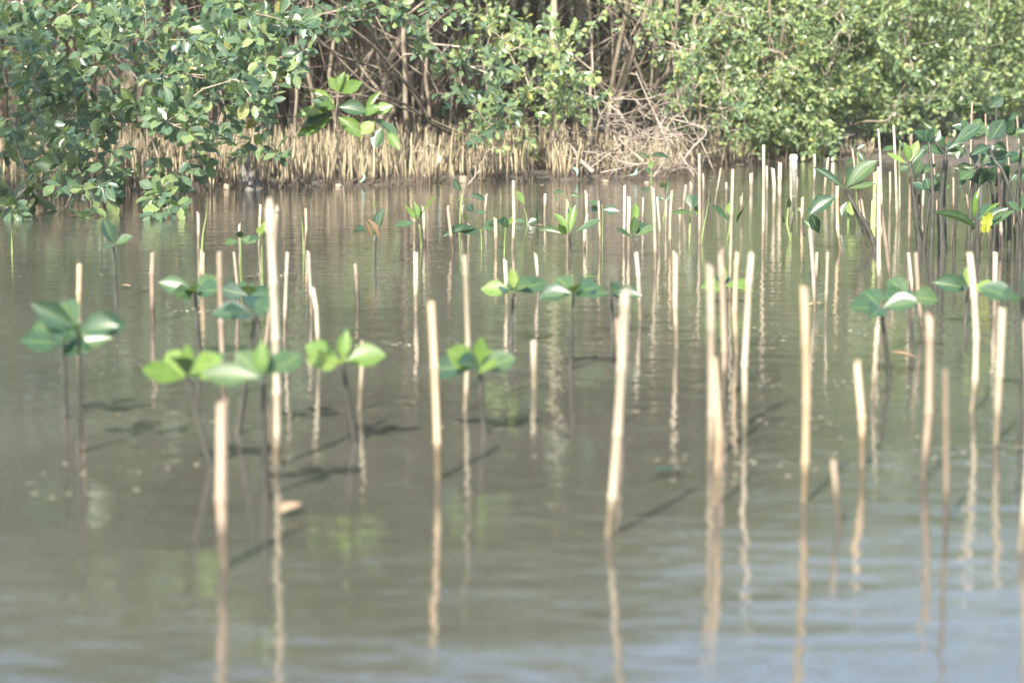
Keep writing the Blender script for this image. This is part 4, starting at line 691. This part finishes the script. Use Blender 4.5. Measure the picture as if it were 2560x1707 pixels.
def chunk(name, px, py, sx, sy, sz, mat, label, cat, z=0.0, group=None, rot=0):
    k = 10; V = []; Fc = []
    for a, (zz, r) in enumerate([(-0.3, 0.8), (0.1, 1.0), (0.75, 0.94), (1.0, 0.7)]):
        for j in range(k): q = 2 * math.pi * j / k; c, s_ = math.cos(q), math.sin(q); m = (abs(c) ** 4 + abs(s_) ** 4) ** -0.25; rr = r * m * (1 + rng.uniform(-0.08, 0.08)); V.append((sx * rr * c, sy * rr * s_, sz * zz))
    for a in range(3):
        for j in range(k): Fc.append((a * k + j, a * k + (j + 1) % k, a * k + k + (j + 1) % k, a * k + k + j))
    fl_ = list(np.array(Fc).ravel()) + list(range(3 * k, 4 * k)); o = add(name, mesh_np(name, V, fl_, [4] * len(Fc) + [k]), mat, None, label=label, category=cat)
    if group: o['group'] = group
    p = on_water(px, py); o.location = (p[0], p[1], z); o.rotation_euler = (0, 0, rot); return o
chunk('foam_block', 1984, 404, 0.034, 0.035, 0.045, M_foam, 'white foam block washed up under the sunlit bank', 'foam', 0.015)
chunk('debris_lump', 846, 468, 0.022, 0.03, 0.022, M_debris, 'small pale lump of debris at the foot of the breathing roots', 'foam')
chunk('debris_lump', 1513, 453, 0.025, 0.03, 0.008, M_debris, 'flat pale debris scrap floating before the brushwood', 'foam')
chunk('debris_lump', 1616, 457, 0.018, 0.03, 0.008, M_debris, 'tiny pale debris scrap beside the channel seedling', 'foam')
chunk('drift_board', 1805, 410, 0.12, 0.05, 0.012, M_bam['o'], 'flat tan board floating by the sunlit bank', 'board', 0.004, rot=0.1)
chunk('drift_board', 1850, 415, 0.04, 0.03, 0.012, M_bam['c'], 'small pale board scrap floating next to the tan board', 'board', 0.004)
chunk('coconut_husk', 1158, 457, 0.03, 0.03, 0.05, M_debris, 'brown husk lump half sunk at the water edge', 'husk')
chunk('coconut_husk', 567, 474, 0.022, 0.03, 0.04, M_debris, 'pale brown husk lump beside the muddy stump', 'husk')
for (px, py, lab, cat) in [(905, 448, 'teal plastic strip caught on the breathing roots', 'plastic'), (1095, 400, 'teal plastic scrap snagged high between breathing roots', 'plastic'), (1440, 430, 'teal plastic scrap below the dark dead root', 'plastic'), (1585, 432, 'teal plastic sheet hanging at the channel', 'plastic')]:
    p = at(px, py, 16.75 if px < 1300 else 17.5); V = []; Fc = []
    for k in range(6): a = k / 5; V += [(-0.008 + 0.012 * math.sin(a * 4), 0.006 * math.sin(a * 7), 0.035 - 0.07 * a), (0.007 + 0.014 * math.sin(a * 4.4), 0.008 * math.cos(a * 5), 0.035 - 0.07 * a)]
    for k in range(5): Fc.append((k * 2, k * 2 + 1, k * 2 + 3, k * 2 + 2))
    o = add('plastic_scrap', mesh_np('plastic_scrap', V, np.array(Fc).ravel(), [4] * 5, smooth=True), M_plast, None, label=lab, category=cat); o.location = p; o.rotation_euler = (0.2, rng.normal(0, 0.5), rng.uniform(-0.5, 0.5))
# ------------------------------------------------------------------ the moist air over the channel
m, N, L = new_mat('moist_air'); pv = N.new('ShaderNodeVolumePrincipled'); pv.inputs['Color'].default_value = (0.95, 0.96, 0.93, 1); pv.inputs['Density'].default_value = 0.0009; pv.inputs['Anisotropy'].default_value = 0.2
mo = N.new('ShaderNodeOutputMaterial'); L.new(pv.outputs[0], mo.inputs['Volume'])
a, b = (-215, -48, -1.6), (215, 410, 9.0)
hv = [(x, y, z) for z in (a[2], b[2]) for (x, y) in ((a[0], a[1]), (b[0], a[1]), (b[0], b[1]), (a[0], b[1]))]
add('haze', mesh_np('haze', hv, [0, 3, 2, 1, 4, 5, 6, 7, 0, 1, 5, 4, 1, 2, 6, 5, 2, 3, 7, 6, 3, 0, 4, 7], [4] * 6), m, None, label='thin bright moist air over the channel', category='haze', kind='stuff')
print('objects', len(bpy.data.objects), 'tris', sum(len(m.loops) - 2 * len(m.polygons) for m in bpy.data.meshes))
